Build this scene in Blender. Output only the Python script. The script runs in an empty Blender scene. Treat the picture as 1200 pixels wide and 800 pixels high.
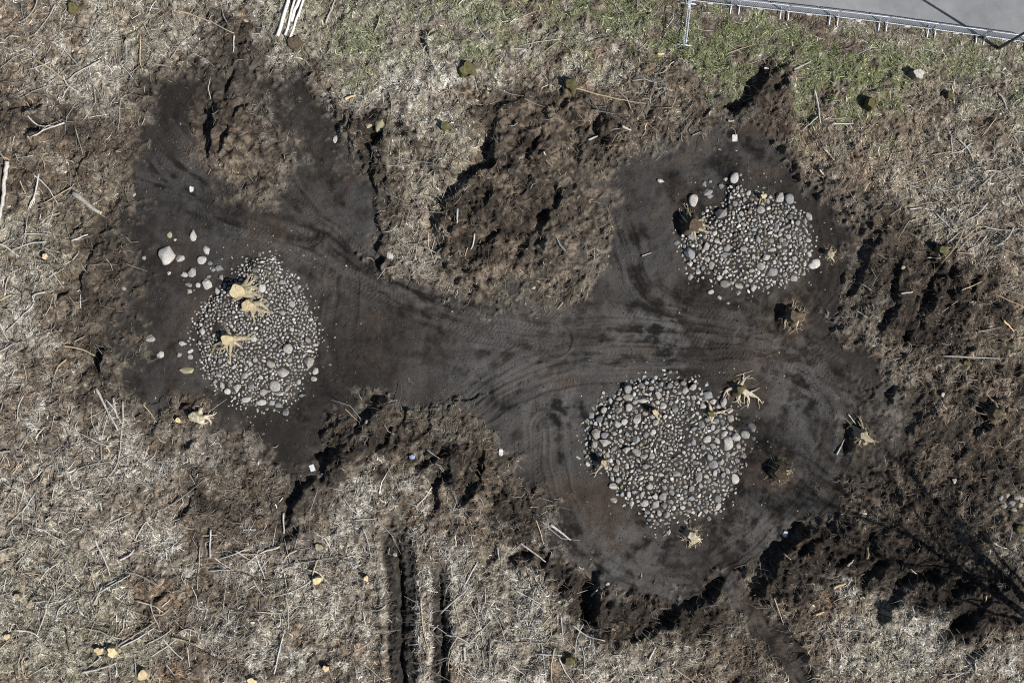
import bpy, bmesh, math, random
import numpy as np
from mathutils import Vector, Matrix, Euler

# ------------------------------------------------------------------ camera, light, exposure
S = 0.0386            # metres on the ground per photo pixel (photo 1200 x 800)
CAM_H = 56.0
sc = bpy.context.scene
COL = sc.collection
cam_d = bpy.data.cameras.new("camera")
cam = bpy.data.objects.new("camera", cam_d); COL.objects.link(cam)
cam.location = (0, 0, CAM_H); cam.rotation_euler = (0, 0, 0)
cam_d.sensor_width = 36.0
cam_d.angle = 2*math.atan(600*S/CAM_H)
cam_d.clip_end = 2000
sc.camera = cam

SUN_EL = math.radians(47)
SUN_XY = Vector((0.85, -0.53)).normalized()
sundir = Vector((SUN_XY.x*math.cos(SUN_EL), SUN_XY.y*math.cos(SUN_EL), math.sin(SUN_EL)))
world = bpy.data.worlds.new("World"); sc.world = world; world.use_nodes = True
wn = world.node_tree; bg = wn.nodes["Background"]
sky = wn.nodes.new("ShaderNodeTexSky"); sky.sky_type = 'NISHITA'; sky.sun_disc = False
sky.sun_elevation = SUN_EL; sky.sun_rotation = math.atan2(SUN_XY.x, SUN_XY.y)
wn.links.new(sky.outputs[0], bg.inputs[0]); bg.inputs[1].default_value = 0.056
sl = bpy.data.lights.new("sun", 'SUN'); sl.energy = 4.6; sl.angle = math.radians(0.53); sl.color = (1, 0.965, 0.92)
sun = bpy.data.objects.new("sun", sl); COL.objects.link(sun)
sun.rotation_euler = sundir.to_track_quat('Z', 'Y').to_euler(); sun.location = (0, 0, 30)
sc.view_settings.view_transform = 'Standard'
try: sc.view_settings.look = 'None'
except Exception: pass
sc.view_settings.gamma = 1; sc.view_settings.use_curve_mapping = False
sc.view_settings.exposure = 0.38
sc.cycles.max_bounces = 4
sc.cycles.filter_width = 1.1
sc.cycles.use_denoising = False

random.seed(7)
RNG = np.random.default_rng(11)

# ------------------------------------------------------------------ numpy noise
_tab = {}
def vnoise(x, y, seed):
    if seed not in _tab:
        _tab[seed] = np.random.default_rng(seed).random((256, 256)).astype(np.float32)
    t = _tab[seed]
    xf = np.floor(x); yf = np.floor(y)
    fx = (x-xf).astype(np.float32); fy = (y-yf).astype(np.float32)
    xi = xf.astype(np.int32) & 255; yi = yf.astype(np.int32) & 255
    fx = fx*fx*(3-2*fx); fy = fy*fy*(3-2*fy)
    x1 = (xi+1) & 255; y1 = (yi+1) & 255
    a = t[yi, xi]; b = t[yi, x1]; c = t[y1, xi]; d = t[y1, x1]
    return (a+(b-a)*fx) + ((c+(d-c)*fx)-(a+(b-a)*fx))*fy
def fbm(x, y, size, octaves, seed, gain=0.5):
    """value noise about -0.5..0.5, largest feature about `size` metres, rotated per octave"""
    out = 0; amp = 1.0; tot = 0; f = 1.0/size
    for k in range(octaves):
        a = 0.6+1.1*k + seed*0.37; ca, sa = math.cos(a), math.sin(a)
        out = out + amp*(vnoise((x*ca-y*sa)*f+17.3*k, (x*sa+y*ca)*f+9.1*k, seed+k)-0.5)
        tot += amp; amp *= gain; f *= 2.07
    return out/tot*1.6
def sstep(a, b, v):
    t = np.clip((v-a)/(b-a), 0, 1); return t*t*(3-2*t)
def sdf(poly, px, py):
    """signed distance in pixels, positive inside"""
    P = np.array(poly, np.float32); Q = np.roll(P, -1, 0)
    d2 = np.full(px.shape, 1e12, np.float32); ins = np.zeros(px.shape, bool)
    for (x0, y0), (x1, y1) in zip(P, Q):
        ex, ey = x1-x0, y1-y0; wx, wy = px-x0, py-y0
        t = np.clip((wx*ex+wy*ey)/(ex*ex+ey*ey+1e-9), 0, 1)
        dx = wx-ex*t; dy = wy-ey*t
        d2 = np.minimum(d2, dx*dx+dy*dy)
        if y0 != y1:
            c = ((y0 <= py) != (y1 <= py)) & (px < (x1-x0)*(py-y0)/(y1-y0)+x0)
            ins ^= c
    d = np.sqrt(d2)
    return np.where(ins, d, -d)
def polydist(line, px, py):
    """(signed distance, arc length) in pixels to a polyline"""
    P = np.array(line, np.float32)
    best = np.full(px.shape, 1e9, np.float32); sg = np.zeros(px.shape, np.float32); arc = np.zeros(px.shape, np.float32); s0 = 0
    for i in range(len(P)-1):
        x0, y0 = P[i]; ex, ey = P[i+1]-P[i]; L = math.hypot(ex, ey)
        wx, wy = px-x0, py-y0
        t = np.clip((wx*ex+wy*ey)/(L*L), 0, 1)
        dx = wx-ex*t; dy = wy-ey*t; d = np.sqrt(dx*dx+dy*dy)
        m = d < best
        best = np.where(m, d, best); sg = np.where(m, np.sign(ex*wy-ey*wx), sg); arc = np.where(m, s0+t*L, arc)
        s0 += L
    return best*sg, arc
def smooth_line(pts, n=6):
    out = []
    P = [Vector(p) for p in pts]; P = [P[0]*2-P[1]]+P+[P[-1]*2-P[-2]]
    for i in range(1, len(P)-2):
        for k in range(n):
            t = k/n
            out.append(0.5*((2*P[i])+(P[i+1]-P[i-1])*t+(2*P[i-1]-5*P[i]+4*P[i+1]-P[i+2])*t*t+(-P[i-1]+3*P[i]-3*P[i+1]+P[i+2])*t**3))
    out.append(P[-2])
    return out

# ------------------------------------------------------------------ terrain grid
CELL = 0.04
def axis(half):
    core = np.arange(-half, half+CELL/2, CELL)
    ext = [half]; st = CELL
    while ext[-1] < 420:
        st = min(st*1.35, 40); ext.append(ext[-1]+st)
    ext = np.array(ext[1:])
    return np.concatenate([-ext[::-1], core, ext]).astype(np.float32)
AX = axis(24.6); AY = axis(16.8)
X, Y = np.meshgrid(AX, AY)
PX = X/S+600; PY = 400-Y/S
w1 = fbm(X, Y, 1.6, 3, 101); w2 = fbm(X, Y, 1.6, 3, 131)
w3 = fbm(X, Y, 0.35, 2, 151); w4 = fbm(X, Y, 0.35, 2, 171)
WX = PX+44*w1+20*w3+10*fbm(X, Y, .16, 1, 191); WY = PY+44*w2+20*w4+10*fbm(X, Y, .16, 1, 192)

XW = X+.22*w3+.10*w1; YW = Y+.22*w4+.10*w2
P_SMOOTH = [(158,100),(185,86),(222,80),(255,84),(290,80),(322,82),(352,92),(385,125),(400,160),(425,195),(438,240),(444,300),(456,322),(520,332),(590,345),(645,345),(690,330),(700,290),(690,240),(692,205),(715,178),(760,158),(820,150),(860,150),(890,150),(920,180),(955,215),(990,238),(1012,265),(1010,330),(1000,370),(1018,420),(1046,455),(1075,482),(1070,535),(1040,560),(985,572),(955,595),(925,622),(905,645),(880,672),(840,690),(790,695),(740,690),(700,670),(655,635),(628,590),(605,560),(590,535),(560,515),(530,500),(480,485),(430,480),(400,505),(378,545),(362,605),(350,640),(338,602),(330,560),(300,535),(260,508),(215,478),(165,462),(142,420),(136,360),(140,300),(142,240),(135,205),(150,150)]
R_POLYS = [
 ([(232,125),(262,108),(300,118),(338,150),(345,210),(290,225),(240,200)], 1.0),
 ([(150,110),(190,75),(240,60),(258,20),(285,25),(290,70),(345,85),(395,130),(330,100),(240,95)], .7),
 ([(85,255),(145,228),(152,330),(142,450),(108,445),(75,380),(95,310)], .75),
 ([(-20,108),(40,105),(110,120),(150,130),(160,205),(110,195),(60,150),(-20,165)], .5),
 ([(572,118),(612,108),(660,113),(690,128),(765,138),(720,180),(692,210),(697,270),(665,335),(600,340),(520,325),(505,260),(540,212),(578,190)], 1.),
 ([(392,125),(450,130),(462,165),(452,230),(446,310),(432,240),(410,170)], .9),
 ([(852,125),(888,83),(945,83),(958,112),(932,142),(965,195),(1005,240),(955,218),(900,165)], .9),
 ([(1005,275),(1030,250),(1120,292),(1165,320),(1185,395),(1130,432),(1060,440),(1015,370)], .8),
 ([(495,540),(540,515),(600,548),(615,600),(660,648),(720,688),(800,692),(850,680),(842,722),(800,752),(740,752),(675,740),(640,692),(600,662),(588,600),(530,592)], 1.),
 ([(372,525),(440,478),(505,498),(512,540),(430,545),(385,585),(352,645),(335,635),(345,570)], .9),
 ([(895,640),(960,598),(1050,608),(1140,648),(1215,700),(1215,745),(1120,752),(1040,702),(980,684),(930,712),(893,702)], 1.),
 ([(1010,430),(1215,415),(1240,620),(1100,650),(1040,620),(985,560)], .75),
 ([(870,340),(960,350),(960,400),(880,395)], .3),
 ([(840,690),(900,655),(925,710),(965,810),(840,810),(850,740)], .5),
 ([(185,580),(280,535),(335,565),(335,645),(250,650),(185,635)], .4),
 ([(100,430),(150,450),(220,480),(260,520),(230,540),(160,500),(95,470)], .55),
 ([(0,170),(40,190),(30,240),(-10,240)], .5),
 ([(560,95),(690,110),(800,115),(860,140),(840,160),(700,150),(600,130)], .55),
 ([(1090,130),(1130,150),(1100,190),(1060,200)], .3)
]
in_box = (np.abs(X) < 26) & (np.abs(Y) < 18)
def boxed(fn, pxs, pys, pad, poly):
    """evaluate fn only near the polygon"""
    xs = [p[0] for p in poly]; ys = [p[1] for p in poly]
    cx = np.where((AX/S+600 > min(xs)-pad) & (AX/S+600 < max(xs)+pad))[0]
    ry = np.where((400-AY/S > min(ys)-pad) & (400-AY/S < max(ys)+pad))[0]
    return slice(ry[0], ry[-1]+1), slice(cx[0], cx[-1]+1)

mS = np.zeros_like(X)
sl_ = boxed(None, None, None, 70, P_SMOOTH)
mS[sl_] = sstep(-13, 15, sdf(P_SMOOTH, WX[sl_], WY[sl_]))
mR = np.zeros_like(X)
for poly, wgt in R_POLYS:
    q = boxed(None, None, None, 70, poly)
    mR[q] = np.maximum(mR[q], wgt*sstep(-14, 22, sdf(poly, WX[q], WY[q])))
mnd = np.exp(-(((WX-288)/52)**2+((WY-172)/52)**2)**2)
mS = mS*(1-.9*mnd)
for (bx, by, rx, ry, a) in [(664,285,50,52,1.15),(686,220,36,60,1.15),(600,334,70,16,.8),(720,165,40,20,.6),(1030,470,40,40,.5),(500,500,50,14,.5),(235,520,50,20,.45),(120,380,24,60,.4)]:
    mS = np.maximum(mS, np.clip(a*np.exp(-((WX-bx)/rx)**2-((WY-by)/ry)**2)*(.9+1.6*fbm(X, Y, .5, 3, 590)), 0, 1))
mR = mR*(1-0.45*mS)
TRK = [tuple(p) for p in smooth_line([(845,682),(882,716),(918,762),(950,815)], 5)]
q = boxed(None, None, None, 60, TRK); d, s_ = polydist(TRK, PX[q]+14*w1[q], PY[q]+10*w2[q])
mT = np.zeros_like(X); mT[q] = sstep(25, 9, np.abs(d)+14*w4[q]); mS = np.maximum(mS, mT); mR = mR*(1-.8*mT)

# cairns: (centre x, y, rx, ry, tilt deg, dome height m)
CAIRNS = {
 'left':  (303, 384, 68, 88, -8, .42),
 'upper': (880, 277, 76, 66, 8, .40),
 'lower': (787, 530, 98, 84, -6, .48),
}
CAIRN_POLY = {
 'left': [(296,304),(318,304),(330,328),(347,334),(357,350),(364,375),(368,402),(365,430),(352,450),(336,470),(310,476),(284,471),(262,456),(246,440),(236,424),(232,400),(232,378),(246,352),(262,340),(280,330),(286,312)],
 'upper': [(856,212),(866,212),(882,224),(905,235),(925,242),(942,256),(950,285),(948,312),(930,326),(905,331),(885,337),(855,331),(833,320),(814,314),(803,298),(804,280),(820,270),(830,255),(845,244),(852,226)],
 'lower': [(733,452),(760,445),(790,446),(815,450),(830,464),(846,480),(860,500),(870,520),(868,545),(863,565),(850,580),(838,596),(815,600),(796,601),(786,613),(775,617),(764,606),(745,592),(725,580),(714,560),(699,542),(688,528),(690,505),(704,480),(719,464)],
}
def cairn_r(k, px, py):
    cx, cy, rx, ry, a, h = CAIRNS[k]; a = math.radians(a)
    dx, dy = px-cx, py-cy
    u = dx*math.cos(a)+dy*math.sin(a); v = -dx*math.sin(a)+dy*math.cos(a)
    return np.sqrt((u/rx)**2+(v/ry)**2)

# relief
Z = 0.5*fbm(X, Y, 9, 2, 201)*sstep(1.2, 1.0, np.abs(X)/40)
# the verge towards the road is flat
mL = np.clip(1-mS, 0, 1)*(1-mR)
lit1 = fbm(X, Y, 0.9, 2, 211); lit2 = fbm(X, Y, 0.32, 2, 221); lit3 = fbm(XW, YW, 0.12, 2, 231)
verge = sstep(70, 20, PY-(PX-808)*0.125)*sstep(700, 830, PX)
Z = Z*(1-.85*verge)
Z += mL*(0.22*lit1+0.20*lit2+0.13*lit3)*(1-.6*verge)
rg1 = fbm(X, Y, 1.5, 2, 241); rg2 = 0.5-np.abs(fbm(X, Y, 0.8, 3, 251)); rg3 = fbm(X, Y, 0.3, 2, 261)
Z += mR*(0.5*rg1+0.55*(rg2-.3)+0.22*rg3+0.10*lit3+0.12)
sm1 = fbm(X, Y, 0.7, 3, 271); sm2 = fbm(XW, YW, 0.16, 3, 281, .6)
sm3 = fbm(X, Y, 1.3, 2, 285); lump = sstep(-.15, .25, sm3)
Z += mS*(-0.14+0.09*sm1+(0.008+.022*lump)*sm2+.03*lump*lit2)
cd = {}
for k, c in CAIRNS.items():
    q = boxed(None, None, None, 40, CAIRN_POLY[k]); cd[k] = q
    e = sdf(CAIRN_POLY[k], PX[q], PY[q])
    Z[q] += c[5]*.30*sstep(-4, 8, e)+c[5]*.70*np.clip(1-(1-np.clip(e, 0, 60)/60)**2, 0, 1)+.10*sstep(-4, 4, e)*fbm(X[q], Y[q], .5, 2, 295)

# banks and holes, seen as the dark patches: (x, y, length, width, direction of the bank, scale)
BANKS = [
 (625,170,40,11,112),(699,147,28,14,95),(612,290,40,10,120),(575,275,30,8,135),
 (915,96,26,14,140),(868,126,22,10,130),(830,130,16,6,120),
 (1046,330,36,10,100),(1090,310,24,13,60),(1036,262,20,10,40),(1040,372,40,10,120),(1078,358,30,10,130),(1060,395,26,8,120),
 (244,150,62,18,95),(263,165,30,10,110),(277,128,26,8,130),(268,95,26,8,110),
 (444,164,14,16,90),(440,188,36,14,60),(400,150,32,6,110),(413,140,26,6,110),
 (452,512,26,8,130),(372,532,30,10,150),(345,625,22,10,120),
 (562,545,30,10,100),(548,580,40,10,120),(498,548,20,7,150),
 (502,492,30,5,100),(516,486,26,4,95),(545,470,44,4,155),(470,490,24,6,110),
 (690,702,62,24,100),(775,736,40,11,150),(836,690,30,11,140),(660,690,26,10,120),(640,655,24,8,120),
 (944,640,30,13,140),(1020,670,40,13,140),(1120,732,52,15,150),(1142,762,30,10,140),(985,655,30,9,150),(1125,690,30,9,145),
 (998,515,30,11,115),(1040,462,16,13,90),(1145,497,34,11,125),(904,550,14,12,90),(918,368,22,13,150),(797,262,24,13,95),(1150,625,14,9,90),(1052,587,14,8,100),
 (215,480,16,10,150),(30,122,42,12,170),(36,150,22,14,150),(88,272,20,8,140),(75,345,16,7,150),(148,48,14,6,140),(115,424,26,14,100),(95,190,26,6,120),
 (497,52,30,9,80),(545,80,26,8,130),(160,480,20,5,150),(180,468,24,3,155),(220,520,16,8,140),(1130,415,20,6,130),(1180,45,2,2,90),
 (215,600,40,7,120),(190,700,30,5,140),(40,690,30,5,130),(120,640,26,5,130),(20,560,30,6,130),(60,600,30,5,120),
 (690,150,12,6,110),(760,130,20,6,130),(660,125,20,6,120),(990,320,10,5,100),(1110,350,26,8,110),(1140,330,24,7,120),
]
sx, sy = SUN_XY.x, -SUN_XY.y           # towards the sun, in photo pixels (y down)
for (bx, by, L, wd, ang) in BANKS:
    hgt = min(0.95, wd*S*math.tan(SUN_EL)*1.0)
    a = math.radians(ang); ux, uy = math.cos(a), math.sin(a)
    vx, vy = -uy, ux
    if vx*sx+vy*sy < 0: vx, vy = -vx, -vy
    cx, cy = bx+vx*wd*0.45, by+vy*wd*0.45      # crest on the sunny side of the shadow
    pad = L+wd*3
    q = boxed(None, None, None, 10, [(cx-pad, cy-pad), (cx+pad, cy+pad)])
    dx = PX[q]-cx+5*w3[q]+8*w1[q]; dy = PY[q]-cy+5*w4[q]+8*w2[q]
    u = dx*ux+dy*uy; v = dx*vx+dy*vy
    env = np.exp(-(np.abs(u)/(L*0.52))**3)
    up = sstep(-wd*0.32, 0, v)
    down = np.exp(-np.clip(v, 0, None)/(wd*1.3))
    pit = -0.55*np.exp(-((v+wd*0.55)/(wd*0.55))**2)
    Z[q] += hgt*env*(0.62*up*down+pit)

# continuous scarps along the edge of the dug area, traced so that the sunny side is on the right hand
SCARPS = [
 ([(506,282),(516,248),(543,215),(570,202),(584,196),(576,168),(588,138),(612,116)], 15, 1.0),
 ([(338,645),(345,602),(370,562),(398,525),(436,484),(458,470)], 14, .9),
 ([(860,142),(880,112),(902,86),(928,76)], 20, 1.0),
 ([(1000,352),(1012,318),(1020,292),(1040,276)], 13, .8),
 ([(672,715),(700,735),(735,745),(775,733),(805,712),(852,686)], 15, .8),
 ([(895,712),(902,672),(922,642),(955,614)], 20, 1.0),
 ([(1030,740),(1042,704),(1080,680),(1135,690)], 20, .9),
 ([(446,325),(441,262),(437,205),(452,142)], 9, .8),
 ([(632,318),(640,255),(662,212)], 13, .9),
 ([(505,560),(520,538),(548,530)], 10, .9),(([(505,610),(515,575),(530,550)]), 13, 1.),
 ([(598,668),(612,650),(640,648)], 14, .9),
 ([(1050,430),(1075,395),(1090,340),(1130,318)], 11, .8),
 ([(92,350),(112,300),(140,262)], 8, .6),([(105,440),(118,418),(135,405)], 10, .8),
]
for line, wd, scl in SCARPS:
    sm = [tuple(p) for p in smooth_line(line, 4)]
    q = boxed(None, None, None, 75, sm)
    d, s_ = polydist(sm, PX[q]+12*w1[q]+8*w3[q], PY[q]+12*w2[q]+8*w4[q])
    tot = sum(math.dist(sm[i], sm[i+1]) for i in range(len(sm)-1))
    env = sstep(0, 16, s_)*sstep(0, 16, tot-s_)*(.75+.9*fbm(X[q], Y[q], 1.1, 2, 470))
    hgt = scl*wd*S*math.tan(SUN_EL)
    Z[q] += hgt*env*(.62*sstep(-wd*.15, wd*.22, d)*np.exp(-np.clip(d, 0, None)/(wd*1.6))-.5*np.exp(-((d+wd*.5)/(wd*.5))**2))
# ruts in the litter
RUTS = [([(455,560),(463,620),(470,690),(470,760),(474,830)], 20, .30, 470), ([(508,600),(515,680),(519,750),(516,830)], 12, .22, 515)]
mRut = np.zeros_like(X)
for line, wd, dep, _ in RUTS:
    q = boxed(None, None, None, 60, line)
    d, s = polydist(line, PX[q]+4*w1[q], PY[q])
    fade = sstep(20, 95, s)
    m = sstep(wd, wd*.7, np.abs(d+2*w3[q]))*fade
    mRut[q] = np.maximum(mRut[q], m)
    Z[q] += -dep*.45*m
    Z[q] += -dep*1.35*np.exp(-((d+6*w1[q]+2*w3[q])/2.8)**2)*fade*sstep(40,110,s)*np.clip(1+.8*w2[q], .5, 1.2)
    Z[q] += dep*.35*np.exp(-((np.abs(d)-wd-3)/4)**2)*fade

# machine tracks pressed into the peat: cleats and streaks
TRACKS = [
 [(150,218),(250,246),(350,284),(430,328),(520,356),(640,376),(760,382),(880,396),(980,430),(1060,478),(1150,520)],
 [(300,180),(330,230),(390,285),(450,330),(540,372),(650,400)],
 [(505,530),(545,475),(615,428),(700,414),(830,414),(930,424),(1020,470)],
 [(640,500),(650,590),(700,655),(780,690),(850,672),(910,622),(965,560),(985,480),(930,410)],
 [(470,505),(540,492),(600,450),(680,430),(780,425),(880,430)],
 [(860,685),(890,730),(940,810)],
 [(400,330),(400,420),(440,470),(500,480)],
 [(160,130),(200,180),(260,235),(360,270)],
 [(700,200),(730,300),(760,360),(860,385)],
 [(980,240),(990,320),(960,380),(880,400)],
]
streak = np.zeros_like(X); pressed = np.zeros_like(X)
for i, line in enumerate(TRACKS):
    sm = [tuple(p) for p in smooth_line(line, 5)]
    q = boxed(None, None, None, 45, sm)
    d, s = polydist(sm, PX[q]+6*w1[q], PY[q]+6*w2[q])
    env = np.exp(-(np.abs(d)/30)**4)
    st = fbm(d*S, s*S*0.09, 0.22, 3, 300+7*i)
    k = mS[q]*env
    streak[q] += st*k
    Z[q] += 0.04*st*k
    for off in (-13, 13): pressed[q] += mS[q]*sstep(9, 6.5, np.abs(d-off))*sstep(-.25, .2, fbm(X[q], Y[q], 2.2, 2, 450+i))
    for off in (-13, 13):
        e = sstep(8.5, 6.5, np.abs(d-off))*mS[q]
        patchy = sstep(-.10, .15, fbm(X[q], Y[q], 1.8, 2, 400+i))
        chev = np.sin((s+np.abs(d-off)*.55)*2*math.pi/4.6)
        Z[q] += e*(-0.025+0.016*chev*patchy*.7)
        Z[q] += 0.020*np.exp(-((np.abs(d-off)-9)/1.3)**2)*mS[q]*sstep(-.1,.2,fbm(X[q],Y[q],1.1,2,430+i))

# bare flat bed of the road, firm spots under the marker sheets, earth heaped round the root stumps
rl = ((PY-(-4)) - (PX-790)*(54/425.))*S*-1        # metres beyond the verge line
bed = sstep(-.35, .25, rl)*sstep(8.6, 7.4, rl)
Z = Z*(1-bed)-.02*bed
SHEETS = [(861,162),(225,222),(366,548),(587,530),(920,625)]
for (bx, by) in SHEETS:
    q = boxed(None, None, None, 22, [(bx, by), (bx+1, by+1)]); e = sstep(15, 7, np.hypot(PX[q]-bx, PY[q]-by))
    lv = float(np.sum(Z[q]*e)/np.sum(e)); Z[q] = Z[q]*(1-e)+lv*e
HEAPS = [(914,553,15,.22),(812,264,12,.12),(931,371,14,.2),(1166,484,14,.18),(1010,510,13,.15),(810,627,10,.1),(971,298,8,.1),(707,541,8,.1),(864,456,10,.1),(233,489,10,.1),(1052,590,10,.2),(1150,630,10,.15)]
mH = np.zeros_like(X)
for (bx, by, rr_, hh) in HEAPS:
    q = boxed(None, None, None, 40, [(bx, by), (bx+1, by+1)]); e = np.exp(-(((PX[q]+8*w1[q]+5*w3[q]-bx)/rr_)**2+((PY[q]+8*w2[q]+5*w4[q]-by)/rr_)**2))
    Z[q] += hh*e*(1+1.2*lit3[q]+1.0*lit2[q]); mH[q] = np.maximum(mH[q], e)

# ------------------------------------------------------------------ ground colour (what each patch is made of, plus some painted shade)
def mix(a, b, t): return a+(b-a)*t[..., None]
def C(r, g, b): return np.array([r, g, b], np.float32)
n1 = fbm(X, Y, 3.2, 3, 501); n2 = fbm(X, Y, 0.8, 3, 511); n3 = fbm(XW, YW, 0.22, 3, 521); n4 = fbm(X, Y, 5.5, 2, 531); n5 = fbm(XW, YW, 0.10, 2, 541); n6 = fbm(X, Y, 0.45, 3, 545, .7)
shape3 = X.shape+(3,)
lit = np.broadcast_to(C(.182,.162,.131), shape3).copy()
lit = mix(lit, C(.320,.300,.260), sstep(.0, .32, n2+.4*n1+.5*n3))
lit = mix(lit, C(.095,.074,.054), sstep(.04, .32, -n2*.7-n1*.5+.6*n6))
lit = mix(lit, C(.160,.150,.105), .6*sstep(.10, .35, n4+.4*n2))
lit = mix(lit, C(.160,.105,.065), .55*sstep(.22, .42, fbm(X, Y, 1.9, 3, 551)+.2*n3))
lit = mix(lit, C(.050,.043,.034), .7*sstep(.20, .40, fbm(X, Y, .55, 3, 555)-.2*n1))
BROWN = [(20,150,70,60),(130,180,50,60),(110,320,40,120),(260,600,110,50),(230,170,60,60),(1050,180,70,80),(960,170,60,50),(1150,330,60,70),(640,200,90,70),(1100,560,110,80),(430,250,30,60),(900,760,60,60),(560,570,60,40),(690,130,110,30)]
bm_ = np.zeros_like(X)
for (bx, by, rx, ry) in BROWN:
    bm_ = np.maximum(bm_, np.exp(-((WX-bx)/rx)**2-((WY-by)/ry)**2))
lit = mix(lit, C(.125,.092,.064), .75*bm_*np.clip(.85+n3, 0, 1))
PALE = [(480,240,40,70),(90,60,110,50),(60,620,90,120),(560,720,90,80),(640,740,80,60),(400,700,80,60),(1130,230,70,60),(1100,760,80,40),(740,790,70,30)]
pm_ = np.zeros_like(X)
for (bx, by, rx, ry) in PALE:
    pm_ = np.maximum(pm_, np.exp(-((WX-bx)/rx)**2-((WY-by)/ry)**2))
lit = mix(lit, C(.305,.272,.215), .45*pm_*np.clip(.7+1.2*n3, 0, 1))
lit *= (1+1.2*n5+.8*n3)[..., None].clip(.3, 2)
# green verge
GREEN = [(610,-30,240,85,.62),(440,30,70,60,.45),(860,55,130,50,.85),(990,90,90,60,.85),(1070,70,140,50,.55),(560,45,60,45,.5),(1180,100,60,50,.35),(640,40,70,50,.5),(720,20,90,50,.6)]
gm = np.zeros_like(X)
for (bx, by, rx, ry, a) in GREEN:
    gm = np.maximum(gm, a*np.exp(-((WX-bx)/rx)**2-((WY-by)/ry)**2))
far_n = sstep(-10, -60, PY)
gm = np.maximum(gm, .6*far_n)
mG = np.clip(gm*1.7*sstep(-.18, .18, 1.2*n2+.35*n1+.5*n3+.4*n6+(gm-.42)*.8), 0, 1)*(1-mS)*(1-mR)
lit = mix(lit, C(.100,.122,.048), .8*mG)
sm_c = np.broadcast_to(C(.0235,.0200,.0170), shape3).copy()
sm_c *= (1+1.1*n1+.8*n2+.6*n3+.6*n5+1.3*n6+1.1*streak+.16*np.clip(pressed, 0, 1))[..., None].clip(.28, 2.6)
sm_c = mix(sm_c, C(.056,.053,.050), .7*sstep(.0, .35, n4+.6*n2+.6*streak))
sm_c = mix(sm_c, C(.056,.041,.031), .6*sstep(.16, .42, fbm(X, Y, 2.4, 3, 561)+.25*n3))
sm_c = mix(sm_c, C(.018,.015,.013), .7*sstep(.06, .34, fbm(X, Y, 2.9, 3, 571)))
for (bx, by, rx, ry) in [(660,470,60,50),(930,450,50,40),(890,612,60,36),(740,650,60,36),(560,420,60,26),(330,270,60,36),(850,690,30,20),(480,350,60,22),(1080,480,60,30),(640,375,70,22),(770,400,80,16)]:
    sm_c = mix(sm_c, C(.083,.079,.075), .75*np.exp(-((WX-bx)/rx)**2-((WY-by)/ry)**2)*np.clip(.55+2.4*n6+1.2*streak, 0, 1.2).clip(0, 1))
for (bx, by, rx, ry) in [(190,130,40,50),(170,390,40,80),(330,130,50,40),(420,400,50,60),(260,250,90,30),(170,290,34,60),(330,520,40,30),(722,215,30,50),(420,455,44,36),(980,270,25,40),(700,355,30,20),(300,240,60,22),(1010,600,60,30),(380,150,40,50),(150,250,20,50)]:
    sm_c = mix(sm_c, C(.013,.011,.0095), .8*np.exp(-((WX-bx)/rx)**2-((WY-by)/ry)**2)*np.clip(.8+1.2*n6, 0, 1.2))
rg_c = np.broadcast_to(C(.030,.023,.017), shape3).copy()
rg_c = mix(rg_c, C(.092,.068,.048), sstep(-.02, .36, n2*.8+n3*.8+.4*n1))
rg_c = mix(rg_c, C(.165,.135,.100), .8*sstep(.14, .36, n2*.7+n6*.6+.35*n3))
rg_c = mix(rg_c, C(.018,.014,.011), .8*sstep(.02, .3, -n2-.6*n3))
rg_c *= (1+.9*n5)[..., None].clip(.4, 1.8)
colr = mix(lit, rg_c, np.clip(mR*1.25, 0, 1))
edge = np.clip(mS*1.0, 0, 1)*(1-.55*np.clip(mR, 0, 1))
colr = mix(colr, sm_c, edge)
# soil thrown over the litter next to the dug area
spill = np.zeros_like(X); spill[sl_] = np.exp(-np.clip(-sdf(P_SMOOTH, WX[sl_], WY[sl_]), 0, None)/22.)
spill = np.clip(spill*1.25*(1-mS)*sstep(-.34, .12, n2+.5*n3+.4*n1), 0, 1)
colr = mix(colr, C(.046,.036,.028)*(1+.8*n6+.5*n5)[..., None].clip(.4, 2), .85*spill)
colr = mix(colr, C(.026,.022,.0185)*(1+.9*n6+.6*n5)[..., None], np.clip(mRut*(1+.4*n3),0,1))
# dark peat, with the shade of banks, holes and tree painted into its colour
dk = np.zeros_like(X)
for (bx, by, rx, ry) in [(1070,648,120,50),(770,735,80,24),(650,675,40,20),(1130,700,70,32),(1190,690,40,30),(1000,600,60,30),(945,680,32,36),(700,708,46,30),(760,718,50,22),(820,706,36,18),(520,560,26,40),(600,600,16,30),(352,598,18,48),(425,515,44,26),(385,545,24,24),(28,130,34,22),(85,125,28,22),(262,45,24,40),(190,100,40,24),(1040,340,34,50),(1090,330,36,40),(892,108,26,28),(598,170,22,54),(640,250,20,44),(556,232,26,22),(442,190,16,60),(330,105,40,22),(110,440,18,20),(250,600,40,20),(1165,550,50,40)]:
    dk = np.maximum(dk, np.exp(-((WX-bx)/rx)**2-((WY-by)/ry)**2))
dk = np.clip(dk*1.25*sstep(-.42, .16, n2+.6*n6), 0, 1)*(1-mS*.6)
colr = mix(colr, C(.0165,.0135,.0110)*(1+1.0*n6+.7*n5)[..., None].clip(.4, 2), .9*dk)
for (bx, by, rx, ry, a) in [(672,205,24,80,.7),(640,150,56,20,.6),(604,232,30,34,.45),(655,285,30,34,.6),(610,310,60,16,.5),(300,180,34,38,.75),(262,205,30,12,.5),(720,150,40,18,.5)]:
    m_ = a*np.exp(-((WX-bx)/rx)**2-((WY-by)/ry)**2)*np.clip(.6+1.8*n6+1.2*n3, 0, 1.2)
    colr = mix(colr, C(.150,.120,.088)*(1+1.0*n5+.5*n3)[..., None].clip(.4, 2), np.clip(m_, 0, 1))
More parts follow.
